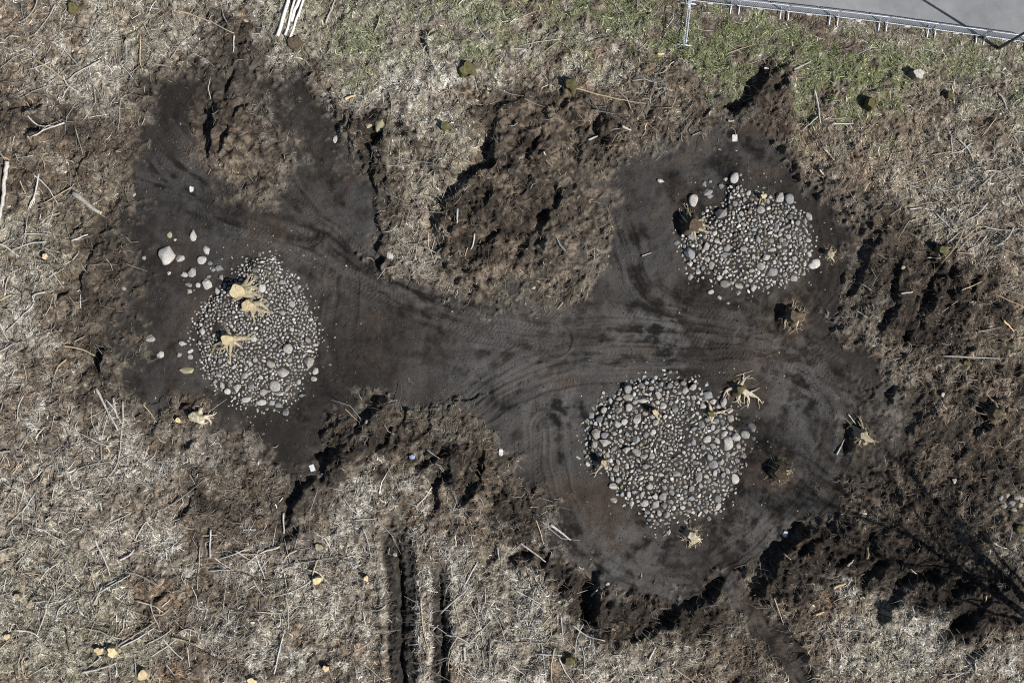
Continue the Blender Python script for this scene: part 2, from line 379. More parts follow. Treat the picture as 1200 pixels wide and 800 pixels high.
colr = mix(colr, C(.115,.088,.060)*(1+1.2*n5+.8*n3)[..., None].clip(.3, 2), .75*mH)
for k in CAIRNS:
    q = cd[k]; e = sdf(CAIRN_POLY[k], WX[q]*.5+PX[q]*.5, WY[q]*.5+PY[q]*.5)
    colr[q] = mix(colr[q], C(.033,.029,.026)*(1+.6*n6[q]+.4*n5[q])[..., None], .85*sstep(-6, 3, e))
colr = np.clip(colr, .006, .6)

def grid_mesh(name, X, Y, Z, colr):
    ny, nx = X.shape
    me = bpy.data.meshes.new(name)
    co = np.stack([X, Y, Z], -1).reshape(-1, 3).astype(np.float32)
    idx = np.arange(nx*ny, dtype=np.int32).reshape(ny, nx)
    f = np.stack([idx[:-1, :-1], idx[:-1, 1:], idx[1:, 1:], idx[1:, :-1]], -1).reshape(-1)
    me.vertices.add(len(co)); me.vertices.foreach_set("co", co.ravel())
    nf = len(f)//4
    me.loops.add(len(f)); me.loops.foreach_set("vertex_index", f)
    me.polygons.add(nf); me.polygons.foreach_set("loop_start", np.arange(0, len(f), 4, dtype=np.int32))
    me.polygons.foreach_set("use_smooth", np.ones(nf, bool))
    me.update(calc_edges=True)
    at = me.attributes.new("Col", 'FLOAT_COLOR', 'POINT')
    at.data.foreach_set("color", np.concatenate([colr.reshape(-1, 3), np.ones((len(co), 1))], 1).astype(np.float32).ravel())
    return me

# ------------------------------------------------------------------ materials
def new_mat(name):
    m = bpy.data.materials.new(name); m.use_nodes = True
    nt = m.node_tree; b = nt.nodes["Principled BSDF"]
    b.inputs["Roughness"].default_value = .9
    b.inputs["Specular IOR Level"].default_value = .25
    return m, nt, b
def add_bump(nt, b, scale, strength, dist, detail=4):
    tc = nt.nodes.new("ShaderNodeTexCoord"); nz = nt.nodes.new("ShaderNodeTexNoise")
    nz.inputs["Scale"].default_value = scale; nz.inputs["Detail"].default_value = detail
    bp = nt.nodes.new("ShaderNodeBump"); bp.inputs["Strength"].default_value = strength; bp.inputs["Distance"].default_value = dist
    nt.links.new(tc.outputs["Object"], nz.inputs["Vector"]); nt.links.new(nz.outputs["Fac"], bp.inputs["Height"])
    nt.links.new(bp.outputs[0], b.inputs["Normal"])
    return nz
def attr_mat(name, bump=None, var=.35, vscale=30, rough=.95):
    m, nt, b = new_mat(name); b.inputs["Roughness"].default_value = rough
    a = nt.nodes.new("ShaderNodeAttribute"); a.attribute_name = "Col"
    tc = nt.nodes.new("ShaderNodeTexCoord"); nz = nt.nodes.new("ShaderNodeTexNoise")
    nz.inputs["Scale"].default_value = vscale; nz.inputs["Detail"].default_value = 5; nz.inputs["Roughness"].default_value = .65
    nt.links.new(tc.outputs["Object"], nz.inputs["Vector"])
    mr = nt.nodes.new("ShaderNodeMapRange"); mr.inputs[1].default_value = .3; mr.inputs[2].default_value = .7
    mr.inputs[3].default_value = 1-var; mr.inputs[4].default_value = 1+var
    nt.links.new(nz.outputs["Fac"], mr.inputs[0])
    vm = nt.nodes.new("ShaderNodeVectorMath"); vm.operation = 'SCALE'
    nt.links.new(a.outputs["Color"], vm.inputs[0]); nt.links.new(mr.outputs[0], vm.inputs["Scale"])
    nt.links.new(vm.outputs[0], b.inputs["Base Color"])
    if bump: add_bump(nt, b, *bump)
    return m
def noise_mat(name, c1, c2, scale=8, rough=.85, bump=None, rand=0, metallic=0, stretch=None, coord="Object"):
    m, nt, b = new_mat(name); b.inputs["Roughness"].default_value = rough; b.inputs["Metallic"].default_value = metallic
    tc = nt.nodes.new("ShaderNodeTexCoord"); nz = nt.nodes.new("ShaderNodeTexNoise")
    nz.inputs["Scale"].default_value = scale; nz.inputs["Detail"].default_value = 6; nz.inputs["Roughness"].default_value = .65
    if stretch:
        mp = nt.nodes.new("ShaderNodeMapping"); mp.inputs["Scale"].default_value = stretch
        nt.links.new(tc.outputs[coord], mp.inputs[0]); nt.links.new(mp.outputs[0], nz.inputs["Vector"])
    else: nt.links.new(tc.outputs[coord], nz.inputs["Vector"])
    cr = nt.nodes.new("ShaderNodeValToRGB")
    cr.color_ramp.elements[0].position = .32; cr.color_ramp.elements[0].color = (*c1, 1)
    cr.color_ramp.elements[1].position = .68; cr.color_ramp.elements[1].color = (*c2, 1)
    nt.links.new(nz.outputs["Fac"], cr.inputs[0])
    out = cr.outputs[0]
    if rand:
        oi = nt.nodes.new("ShaderNodeObjectInfo"); mr = nt.nodes.new("ShaderNodeMapRange")
        mr.inputs[3].default_value = 1-rand; mr.inputs[4].default_value = 1+rand
        nt.links.new(oi.outputs["Random"], mr.inputs[0])
        vm = nt.nodes.new("ShaderNodeVectorMath"); vm.operation = 'SCALE'
        nt.links.new(out, vm.inputs[0]); nt.links.new(mr.outputs[0], vm.inputs["Scale"]); out = vm.outputs[0]
    nt.links.new(out, b.inputs["Base Color"])
    if bump: add_bump(nt, b, *bump)
    return m
M_GROUND = attr_mat("soil_and_litter", (24, .7, .03, 6), .45, 22)
M_LITTER = attr_mat("dry_litter", None, .2, 20)
M_STONE_STUFF = attr_mat("small_stone", (40, .5, .02), .5, 14, .85)
M_STONE = noise_mat("field_stone", (.125,.115,.10), (.40,.385,.355), 3.2, .85, (30, .6, .02), .28)
M_BOULDER = noise_mat("pale_boulder", (.28,.265,.24), (.55,.53,.49), 6, .8, (18, .6, .03), .08)
M_STONE_OLIVE = noise_mat("lichen_stone", (.22,.20,.12), (.40,.37,.24), 6, .85, (18, .6, .03), .1)
M_CUT = noise_mat("sawn_wood", (.45,.35,.18), (.70,.59,.37), 6, .8, (60, .4, .01), .12, stretch=(5, 1, 1))
M_ROOT = noise_mat("pale_root", (.17,.14,.085), (.44,.38,.27), 7, .85, (30, .5, .01), .12)
M_ROOTD = noise_mat("soiled_root", (.035,.027,.019), (.155,.118,.076), 7, .9, (30, .5, .01), .2)
M_ROOTP = noise_mat("clean_root", (.16,.13,.085), (.60,.53,.41), 5, .85, (30, .5, .01), .12)
M_BARK = noise_mat("bark", (.10,.08,.055), (.24,.20,.145), 12, .95, (26, .9, .02), .2)
M_MOSS = noise_mat("moss", (.045,.040,.022), (.150,.135,.055), 6, 1, (40, .8, .02), .15)
M_W = noise_mat("bleached_wood", (.30,.28,.25), (.54,.52,.48), 10, .8, (30, .3, .01), .15)
M_T = noise_mat("tan_wood", (.30,.23,.15), (.48,.38,.26), 10, .85, (30, .3, .01), .18)
M_G = noise_mat("grey_wood", (.20,.185,.16), (.36,.335,.29), 10, .9, (30, .3, .01), .2)
M_D = noise_mat("dark_wood", (.05,.042,.034), (.11,.092,.072), 10, .9, (30, .3, .01), .2)
M_O = noise_mat("fresh_split_wood", (.46,.33,.18), (.62,.46,.27), 10, .8, (30, .3, .01), .1)
M_PEEL = noise_mat("peeled_pole", (.60,.57,.52), (.78,.76,.72), 5, .7, None, .05)
M_PAPER = noise_mat("white_paper", (.86,.86,.85), (.90,.90,.90), 4, .6)
M_BLUE = noise_mat("blue_plastic", (.09,.13,.24), (.36,.43,.58), 14, .5)
M_GALV = noise_mat("galvanised_steel", (.50,.54,.60), (.68,.72,.78), 14, .45, None, 0, .35)
M_POLE = noise_mat("dark_coated_pole", (.035,.042,.052), (.06,.068,.08), 8, .5)
M_ASPH, nt, b = new_mat("worn_asphalt"); b.inputs["Roughness"].default_value = .9
tc = nt.nodes.new("ShaderNodeTexCoord"); prev = None
for sc_, lo, hi in ((.35, .86, 1.12), (2.2, .90, 1.10), (60, .80, 1.22)):
    nz = nt.nodes.new("ShaderNodeTexNoise"); nz.inputs["Scale"].default_value = sc_; nz.inputs["Detail"].default_value = 6; nt.links.new(tc.outputs["Object"], nz.inputs["Vector"])
    mr = nt.nodes.new("ShaderNodeMapRange"); mr.inputs[1].default_value = .3; mr.inputs[2].default_value = .7; mr.inputs[3].default_value = lo; mr.inputs[4].default_value = hi
    nt.links.new(nz.outputs["Fac"], mr.inputs[0])
    if prev is None: prev = mr.outputs[0]
    else:
        mm = nt.nodes.new("ShaderNodeMath"); mm.operation = 'MULTIPLY'; nt.links.new(prev, mm.inputs[0]); nt.links.new(mr.outputs[0], mm.inputs[1]); prev = mm.outputs[0]
vm = nt.nodes.new("ShaderNodeVectorMath"); vm.operation = 'SCALE'; vm.inputs[0].default_value = (.190, .194, .200); nt.links.new(prev, vm.inputs["Scale"]); nt.links.new(vm.outputs[0], b.inputs["Base Color"])
add_bump(nt, b, 70, .4, .01)

# ------------------------------------------------------------------ helpers
def tag(o, label=None, cat=None, group=None, kind=None):
    if label: o["label"] = label
    if cat: o["category"] = cat
    if group: o["group"] = group
    if kind: o["kind"] = kind
    return o
def link(name, me, mat=None, parent=None, loc=None):
    o = bpy.data.objects.new(name, me); COL.objects.link(o)
    if mat is not None and not me.materials: me.materials.append(mat)
    if parent: o.parent = parent
    if loc is not None: o.location = loc
    return o
def empty(name, loc, rz=0):
    o = bpy.data.objects.new(name, None); COL.objects.link(o); o.location = loc; o.rotation_euler = (0, 0, rz); o.empty_display_size = .2
    return o
def hz(x, y):
    i = np.clip(np.searchsorted(AX, x)-1, 0, len(AX)-2); j = np.clip(np.searchsorted(AY, y)-1, 0, len(AY)-2)
    fx = (x-AX[i])/(AX[i+1]-AX[i]); fy = (y-AY[j])/(AY[j+1]-AY[j])
    return (Z[j, i]*(1-fx)+Z[j, i+1]*fx)*(1-fy)+(Z[j+1, i]*(1-fx)+Z[j+1, i+1]*fx)*fy
def W(px, py, dz=0.):
    """point of the ground that photo pixel (px, py) shows"""
    x0, y0 = (px-600)*S, (400-py)*S; x, y = x0, y0
    for _ in range(3):
        z = float(hz(x, y))+dz; x, y = x0*(1-z/CAM_H), y0*(1-z/CAM_H)
    return Vector((x, y, z))
def np_mesh(name, co, faces, smooth=True, colr=None):
    me = bpy.data.meshes.new(name)
    me.vertices.add(len(co)); me.vertices.foreach_set("co", np.asarray(co, np.float32).ravel())
    k = faces.shape[1]; f = faces.astype(np.int32).ravel()
    me.loops.add(len(f)); me.loops.foreach_set("vertex_index", f)
    me.polygons.add(len(faces)); me.polygons.foreach_set("loop_start", np.arange(0, len(f), k, dtype=np.int32))
    me.polygons.foreach_set("use_smooth", np.full(len(faces), smooth, bool))
    me.update(calc_edges=True)
    if colr is not None:
        at = me.attributes.new("Col", 'FLOAT_COLOR', 'POINT')
        at.data.foreach_set("color", np.concatenate([colr, np.ones((len(co), 1))], 1).astype(np.float32).ravel())
    return me
def tube(bm, pts, radii, sides=7, cap=True, flat=1.):
    rings = []; n = len(pts); prev = None
    for i, p in enumerate(pts):
        t = (pts[min(i+1, n-1)]-pts[max(i-1, 0)]).normalized()
        a = prev if prev is not None else (Vector((0, 0, 1)) if abs(t.z) < .9 else Vector((1, 0, 0)))
        sd = t.cross(a)
        if sd.length < 1e-4: sd = t.cross(Vector((0, 1, .1)))
        sd.normalize(); up = sd.cross(t).normalized(); prev = up
        rings.append([bm.verts.new(p+(sd*math.cos(2*math.pi*k/sides)+up*math.sin(2*math.pi*k/sides)*flat)*radii[i]) for k in range(sides)])
    for r0, r1 in zip(rings, rings[1:]):
        for k in range(sides):
            f = bm.faces.new((r0[k], r0[(k+1) % sides], r1[(k+1) % sides], r1[k])); f.smooth = True
    if cap:
        bm.faces.new(rings[0][::-1]); bm.faces.new(rings[-1])
    return rings
def bm_mesh(name, bm):
    bmesh.ops.recalc_face_normals(bm, faces=bm.faces[:])
    me = bpy.data.meshes.new(name); bm.to_mesh(me); bm.free(); return me
def box(bm, c, d, rz=0, bev=0):
    r = bmesh.ops.create_cube(bm, size=1)
    bmesh.ops.scale(bm, vec=d, verts=r['verts'])
    if bev: bmesh.ops.bevel(bm, geom=list({e for v in r['verts'] for e in v.link_edges}), offset=bev, segments=2, affect='EDGES')
    vs = r['verts'] if not bev else [v for v in bm.verts if v.is_valid and not v.tag]
    if rz: bmesh.ops.rotate(bm, cent=(0, 0, 0), matrix=Matrix.Rotation(rz, 3, 'Z'), verts=vs)
    bmesh.ops.translate(bm, vec=c, verts=vs)
    for v in bm.verts: v.tag = True

# ------------------------------------------------------------------ the ground
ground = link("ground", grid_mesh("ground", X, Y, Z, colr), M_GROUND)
tag(ground, kind="structure")

# road: a sheet that follows the ground's edge, above the fence line
def road():
    bm = bmesh.new()
    e0 = Vector(((790-600)*S, (400+4)*S)); e1 = Vector(((1215-600)*S, (400-50.0)*S))
    d = (e1-e0).normalized(); nrm = Vector((-d.y, d.x))
    N = 60; rows = [0, .25, 3.4, 3.5, 7.0]; zz = [-.10, .09, .13, .13, .08]
    g = []
    for i in range(N+1):
        t = -90+180*i/N + 8
        c = e0+d*t
        row = []
        for k, o in enumerate(rows):
            p = c+nrm*(o+(.05*math.sin(i*1.7)+.04*math.sin(i*4.1) if k < 2 else 0))
            row.append(bm.verts.new((p.x, p.y, zz[k]+.10)))
        g.append(row)
    for i in range(N):
        for k in range(len(rows)-1):
            f = bm.faces.new((g[i][k], g[i+1][k], g[i+1][k+1], g[i][k+1])); f.smooth = True
    return bm_mesh("road", bm)
tag(link("road", road(), M_ASPH), kind="structure")

# ------------------------------------------------------------------ lamp post and crowd barriers along the road
p = W(1170, 57)
lp = empty("lamp_post", p)
tag(lp, "dark slender lamp post rising from the verge beside the barriers, its shadow crossing the road", "lamp post")
bm = bmesh.new(); tube(bm, [Vector((0, 0, -.3)), Vector((0, 0, 1.2)), Vector((0, 0, 1.25)), Vector((0, 0, 8.0))], [.075, .075, .058, .038], 12)
link("post", bm_mesh("post", bm), M_POLE, lp)
bm = bmesh.new(); tube(bm, [Vector((0, 0, 7.9)), Vector((-.1, .5, 8.15)), Vector((-.2, 1.0, 8.2))], [.03, .028, .028], 8)
link("arm", bm_mesh("arm", bm), M_POLE, lp)
bm = bmesh.new(); tube(bm, [Vector((-.2, 1.0, 8.2)), Vector((-.22, 1.1, 8.21)), Vector((-.3, 1.55, 8.22)), Vector((-.31, 1.6, 8.22))], [.04, .12, .12, .05], 10, flat=.5)
link("lamp_head", bm_mesh("lamp_head", bm), M_GALV, lp)

BL, BH, BB = 2.2, 1.10, .22
def barrier_parts():
    out = []
    bm = bmesh.new(); r = .12; pts = []
    corners = [(-BL/2, BB), (BL/2, BB), (BL/2, BH), (-BL/2, BH)]
    cen = [(-BL/2+r, BB+r, 180), (BL/2-r, BB+r, 270), (BL/2-r, BH-r, 0), (-BL/2+r, BH-r, 90)]
    for (cx, cz, a0) in cen:
        for k in range(6):
            a = math.radians(a0+90*k/5); pts.append(Vector((cx+r*math.cos(a), 0, cz+r*math.sin(a))))
    pts.append(pts[0].copy())
    tube(bm, pts, [.021]*len(pts), 8, cap=False)
    out.append(("frame", bm_mesh("barrier_frame", bm), M_GALV))
    bm = bmesh.new()
    for k in range(1, 20):
        x = -BL/2+BL*k/20
        tube(bm, [Vector((x, 0, BB+.015)), Vector((x, 0, BH-.015))], [.0085]*2, 6)
    out.append(("bars", bm_mesh("barrier_bars", bm), M_GALV))
    bm = bmesh.new(); box(bm, Vector((0, -.022, .62)), Vector((.26, .012, .14)), 0, .004)
    out.append(("plate", bm_mesh("barrier_plate", bm), M_PAPER))
    for sx_ in (-1, 1):
        bm = bmesh.new(); x = sx_*(BL/2-.16)
        tube(bm, [Vector((x, 0, BB+.01)), Vector((x, 0, .03))], [.019]*2, 8)
        tube(bm, [Vector((x, -.36, .0)), Vector((x, -.33, .045)), Vector((x, 0, .055)), Vector((x, .33, .045)), Vector((x, .36, .0))], [.028, .03, .03, .03, .028], 8)
        out.append(("foot", bm_mesh("barrier_foot", bm), M_GALV))
    return out
b_parts = barrier_parts()
ends = [(748,-13.5),(807.5,-7),(867,-.2),(926,6.5),(985,13),(1044,20),(1102,28),(1160,36),(1219,44)]
f_h = 1-(BH+.1)/CAM_H
gp = [Vector(((x-600)*S*f_h, (400-y)*S*f_h)) for x, y in ends]
names = ["leftmost whole steel crowd barrier, its top rail cut by the photo's upper edge",
 "steel crowd barrier next to the return barrier at the road corner",
 "steel crowd barrier, second along the road edge from the return barrier",
 "steel crowd barrier in the middle of the visible row along the asphalt",
 "steel crowd barrier, third in the row from the dark lamp post",
 "steel crowd barrier, second in the row from the dark lamp post",
 "steel crowd barrier crossed by the lamp post's shadow", "rightmost steel crowd barrier, partly outside the frame behind the lamp post"]
for i in range(1, 8):
    a, b = gp[i], gp[i+1]; c = (a+b)/2; ang = math.atan2((b-a).y, (b-a).x)
    z = max(float(hz(c.x, c.y)), .02)+.02
    e = empty("crowd_barrier", (c.x, c.y, z), ang)
    tag(e, names[i], "barrier", "crowd barriers along the road edge")
    for nm, me, mt in b_parts: link(nm, me, mt, e)
a = W(806.5, 1); b = W(800, 57); c = (a+b)/2; ang = math.atan2((b-a).y, (b-a).x)
e = empty("crowd_barrier", (c.x, c.y, float(hz(c.x, c.y))+.03), ang)
tag(e, "steel crowd barrier turned at right angles to the row, standing in the grass", "barrier", "crowd barriers along the road edge")
for nm, me, mt in b_parts: link(nm, me, mt, e)

# ------------------------------------------------------------------ leafless tree outside the frame whose shadow falls across the lower right
def bare_tree(px, py, h):
    base = Vector(((px-600)*S, (400-py)*S, 0)); base.z = float(hz(base.x, base.y))-.1
    t = empty("bare_tree", base)
    rr = random.Random(5)
    bm = bmesh.new(); bmc = bmesh.new()
    def grow(bmx, p, d, L, r, depth):
        n = 5; pts = [p.copy()]; rad = [r]; q = p.copy(); dd = d.copy()
        for k in range(n):
            dd = (dd+Vector((rr.uniform(-1, 1), rr.uniform(-1, 1), rr.uniform(-.3, .6)))*.13).normalized()
            q = q+dd*L/n; pts.append(q.copy()); rad.append(r*(1-.62*(k+1)/n))
        tube(bmx, pts, rad, 8 if depth == 0 else 5)
        if depth >= 4: return
        kids = (9, 6, 5, 4)[depth]
        for k in range(kids):
            f = rr.uniform(.35, 1) if depth else rr.uniform(.3, 1)
            i = min(int(f*n), n-1); pp = pts[i].lerp(pts[i+1], f*n-i)
            ax = Vector((rr.uniform(-1, 1), rr.uniform(-1, 1), rr.uniform(-.2, .3))).normalized()
            nd = (dd*.75+ax*.75+Vector((0, 0, .25))).normalized()
            grow(bmc, pp, nd, L*rr.uniform(.38, .58), max(rad[i]*.5, .008), depth+1)
    grow(bm, Vector((0, 0, 0)), Vector((.02, .03, 1)), h*.72, .30, 0)
    grow(bm, Vector((.05, .0, h*.12)), Vector((-.16, .22, 1)).normalized(), h*.66, .22, 0)
    link("trunk", bm_mesh("tree_trunk", bm), M_BARK, t)
    link("crown", bm_mesh("tree_crown", bmc), M_BARK, t)
    return tag(t, "tall leafless tree just outside the lower right corner, casting the long branch shadow", "tree")
bare_tree(1300, 788, 14.5)

# ------------------------------------------------------------------ landmarks for labels
LM = [("the bundle of white poles", 342, 25), ("the return barrier", 803, 30), ("the dark lamp post", 1172, 57),
 ("the large pale boulder", 195, 299), ("the twin sawn stumps", 285, 348), ("the single sawn stump on the left cairn", 268, 396),
 ("the pale stump below the left cairn", 232, 489), ("the mossy root wad", 862, 455), ("the hollow mossy stump", 1018, 122),
 ("the pale-topped stump by the verge", 1072, 89), ("the small olive stump on the litter tongue", 522, 149),
 ("the mossy stump with the long tan stick", 669, 101), ("the two dark ruts", 490, 710), ("the blue scrap", 483, 535),
 ("the marker sheet in the upper left", 225, 222), ("the top marker sheet", 861, 162), ("the marker sheet by the dark wedge", 366, 548),
 ("the middle marker sheet", 587, 530), ("the bright right-hand marker sheet", 920, 625), ("the round moss stump by the right bank", 1103, 294),
 ("the small cobble pile", 1185, 587), ("the mossy stump at the bottom edge", 667, 772), ("the yellow-topped stump", 373, 678),
 ("the pale stump in the lower left slash", 134, 762), ("the orange-ended log", 118, 250), ("the white birch pole at the left edge", 5, 228),
 ("the root stump in the right-hand peat", 1010, 510), ("the lower cairn", 788, 530), ("the upper right cairn", 880, 277), ("the left cairn", 303, 385),
 ("the tree-shadow streaks", 1140, 690), ("the round tan boulder", 445, 147)]
def where(px, py, skip=()):
    best = sorted(LM, key=lambda l: math.hypot(px-l[1], py-l[2])+(1e6 if l[0] in skip else 0))[0]
    dx, dy = px-best[1], py-best[2]
    if abs(dx) > 2*abs(dy): w = "right of" if dx > 0 else "left of"
    elif abs(dy) > 2*abs(dx): w = "below" if dy > 0 else "above"
    else: w = ("below and " if dy > 0 else "above and ")+("right of" if dx > 0 else "left of")
    return w+" "+best[0], math.hypot(dx, dy)
LABEL_POOL = {}
def want_label(o, look, px, py, group, skip=()):
    w, d = where(px, py, skip)
    LABEL_POOL.setdefault((look+" "+w, group), []).append((d, px, py, o))
def settle_labels():
    for (lab, group), L in LABEL_POOL.items():
        L.sort(key=lambda t: t[0])
        seq = [""] if len(L) == 1 else (["nearest ", "farthest "] if len(L) == 2 else ["nearest "]+(["middle "] if len(L) == 3 else ["one of the "]*(len(L)-2))+["farthest "])
        for (d, px, py, o), s in zip(L, seq):
            if s.startswith("one of"): s = "other "
            o["label"] = (s+lab); o["group"] = group

# ------------------------------------------------------------------ stumps
def stump(px, py, h, r, roots, label, cat="stump", face=M_CUT, body=M_BARK, rmat=M_ROOT, tilt=(0, 0), seed=1, name="tree_stump", group=None, hollow=False, face_off=.012, flare=1.5, fuzz=0):
    rr = random.Random(seed); base = W(px, py)
    t = empty(name, base)
    tag(t, label, cat, group)
    bm = bmesh.new(); n = 18; rings = []
    lobes = [(rr.uniform(0, 6.28), rr.uniform(.07, .20), k) for k in (2, 3, 5)]
    def rad(a, f): return r*(1+sum(am*math.sin(k*a+ph) for ph, am, k in lobes)*(1 if f < .5 else .8))*(1+(flare-1)*(1-f)**2.2)
    levels = [-.35, 0, .2, .45, .75, 1.0]
    for f in levels:
        z = f*h; ff = max(f, 0)
        off = Vector((tilt[0]*ff*h, tilt[1]*ff*h, z))
        rings.append([bm.verts.new(off+Vector((rad(2*math.pi*k/n, ff)*math.cos(2*math.pi*k/n), rad(2*math.pi*k/n, ff)*math.sin(2*math.pi*k/n), rr.uniform(-.006, .006)*(0 < f < 1)-tilt[0]*rad(2*math.pi*k/n, ff)*math.cos(2*math.pi*k/n)*.8*ff-tilt[1]*rad(2*math.pi*k/n, ff)*math.sin(2*math.pi*k/n)*.8*ff))) for k in range(n)])
    for a_, b_ in zip(rings, rings[1:]):
        for k in range(n):
            f = bm.faces.new((a_[k], a_[(k+1) % n], b_[(k+1) % n], b_[k])); f.smooth = True
    top = [v.co.copy() for v in rings[-1]]
    bm.faces.new(rings[-1])
    link("trunk", bm_mesh("stump_trunk", bm), body, t)
    # sawn face, slightly proud, with a stepped hinge ridge
    bm = bmesh.new(); c = sum(top, Vector())/n
    inner = [.97, .62, .30]; rr_ = []
    for j, s in enumerate(inner):
        dz = face_off if not hollow else face_off-(.16 if s < .5 else 0)
        rr_.append([bm.verts.new(c+(v-c)*s+Vector((0, 0, dz+(.02 if (k < n//3 and j) else 0)+rr.uniform(-.004, .004)))) for k, v in enumerate(top)])
    skirt = [bm.verts.new(c+(v-c)*.97-Vector((0, 0, .02))) for v in top]
    rr_ = [skirt]+rr_
    for a_, b_ in zip(rr_, rr_[1:]):
        for k in range(n): bm.faces.new((a_[k], a_[(k+1) % n], b_[(k+1) % n], b_[k]))
    bm.faces.new(rr_[-1])
    link("cut_face", bm_mesh("stump_cut_face", bm), face, t)
    for (ang, L, rt, fork) in roots:
        bm = bmesh.new(); a = math.radians(ang+rr.uniform(-12, 12)); d = Vector((math.cos(a), math.sin(a), 0))
        L = L*rr.uniform(.72, 1.15); rt *= rr.uniform(.7, 1.2)
        pts = []; rads = []; m = 9; q = d*(r*.45); dd = d.copy(); curl = rr.uniform(-.22, .22); z0 = h*rr.uniform(.18, .45); hump = rr.uniform(0, .10)
        for k in range(m+1):
            f = k/m
            if k:
                c = curl+rr.uniform(-.25, .25); dd = Vector((dd.x*math.cos(c)-dd.y*math.sin(c), dd.x*math.sin(c)+dd.y*math.cos(c), 0)); q = q+dd*L/m
            wpt = base+q
            gz = float(hz(wpt.x, wpt.y))-base.z
            zt = gz+max(z0-gz, 0)*(1-f)**2.2+hump*math.sin(f*math.pi)+rt*.5*(1-f)-.05*f*f
            pts.append(Vector((q.x, q.y, zt))); rads.append((rt*1.25*(1-f)**1.1+.010)*rr.uniform(.85, 1.15))
        tube(bm, pts, rads, 8, flat=.85)
        for _ in range(fork):
            i = rr.randint(2, 6); p0 = pts[i]; sd = rr.choice((-1, 1))
            dr = (pts[i+1]-pts[i]).normalized(); dr = (dr+Vector((-dr.y, dr.x, 0))*sd*rr.uniform(.4, 1.1)).normalized()
            sub = [p0]
            for k in range(1, 5):
                qq = p0+dr*L*.10*k+Vector((rr.uniform(-.04, .04), rr.uniform(-.04, .04), 0)); ww = base+qq
                qq.z = max(p0.z*(1-k/4.), float(hz(ww.x, ww.y))-base.z-.02*k+.03); sub.append(qq)
            tube(bm, sub, [rads[i]*.6*(1-.2*k) for k in range(5)], 6)
        link("root", bm_mesh("stump_root", bm), rmat, t)
    if fuzz:
        bm = bmesh.new()
        for _ in range(fuzz):
            a = rr.uniform(0, 6.283); ra = r*2.3*math.sqrt(rr.random()); l = rr.uniform(.08, .32)*(.6+r*1.6); b = rr.uniform(0, 6.283) if rr.random() < .9 else a; tw = rr.uniform(-1.4, 1.4)
            fx, fy = ra*math.cos(a), ra*math.sin(a); g0 = float(hz(base.x+fx, base.y+fy))-base.z
            p0 = Vector((fx, fy, g0+max(0, h*(1-ra/(r*2.2)))*rr.uniform(.2, .8)))
            pts = [p0]
            for k in range(1, 4):
                bb = b+tw*k/3; qq = pts[-1]+Vector((math.cos(bb), math.sin(bb), 0))*l/3
                gz = float(hz(base.x+qq.x, base.y+qq.y))-base.z
                qq.z = max(p0.z+(g0-p0.z)*k/4+rr.uniform(-.03, .05), gz-.01); pts.append(qq)
            w = rr.uniform(.005, .014); tube(bm, pts, [w, w, w*.8, w*.4], 4, cap=False)
        tag(link("root_fringe", bm_mesh("stump_root_fringe", bm), rmat, t), kind="stuff")
    return t
# angles are compass-free: 0 = right in the photo, 90 = up
stump(283, 342, .40, .33, [(75,1.0,.12,2),(48,.8,.10,2),(28,1.0,.15,2),(8,1.0,.16,2),(-14,.8,.13,1),(112,.6,.07,0),(200,.8,.05,1)], "big honey-coloured sawn stump, upper of the twin stumps on the left cairn", body=M_ROOT, tilt=(-.30,.05), seed=3, flare=1.35, fuzz=14)
stump(294, 358, .34, .26, [(12,1.1,.13,2),(-8,1.0,.12,2),(-32,1.0,.12,2),(-62,.8,.10,2),(-105,.5,.06,1),(35,.6,.08,0)], "smaller honey-coloured sawn stump, lower of the twin stumps on the left cairn", body=M_ROOT, tilt=(-.30,-.05), seed=4, flare=1.35, fuzz=14)
stump(270, 397, .38, .25, [(0,1.15,.12,2),(30,.8,.08,1),(55,.7,.07,1),(80,.8,.07,1),(-30,.7,.09,1),(-70,1.3,.11,1),(-100,1.0,.08,2),(-128,1.0,.08,2),(-150,1.1,.06,2),(178,1.2,.05,1)], "lone sawn stump with roots spread like a spider on the left cairn", body=M_ROOT, tilt=(-.20,-.1), seed=8, flare=1.45, fuzz=20)
stump(232, 489, .42, .22, [(20,.8,.12,1),(-8,.75,.12,1),(50,.75,.09,1),(-40,.6,.09,1),(-85,.5,.07,0),(80,.5,.06,0)], "pale sawn stump with stubby roots beside a black hole below the left cairn", face=M_ROOTP, body=M_ROOTP, rmat=M_ROOTP, tilt=(-.25,.1), seed=12, flare=1.3, fuzz=10)
stump(864, 456, .42, .17, [(-24,1.5,.075,4),(2,1.3,.065,3),(66,1.15,.085,4),(100,.7,.06,1),(152,1.5,.05,2),(172,.9,.045,1),(-62,.9,.055,1),(-95,1.0,.05,1)], "big upturned mossy root wad with pale broken root ends", face=M_MOSS, body=M_ROOTD, rmat=M_ROOTP, tilt=(.2,.0), seed=22, flare=2.1, fuzz=14, name="root_wad")
stump(832, 484, .36, .13, [(-15,1.1,.055,3),(-45,.8,.05,2),(-115,.8,.05,1),(105,.9,.045,2),(70,.6,.05,0),(-150,.5,.04,0)], "small greenish root stump with a pale base inside the lower cairn", face=M_MOSS, body=M_ROOTD, rmat=M_ROOTP, seed=25, flare=1.9, fuzz=14)
stump(766, 482, .5, .11, [(-80,.5,.05,0),(-20,.4,.05,0)], "small bright yellow stub in the top of the lower cairn", seed=27, body=M_ROOTD, flare=1.4)
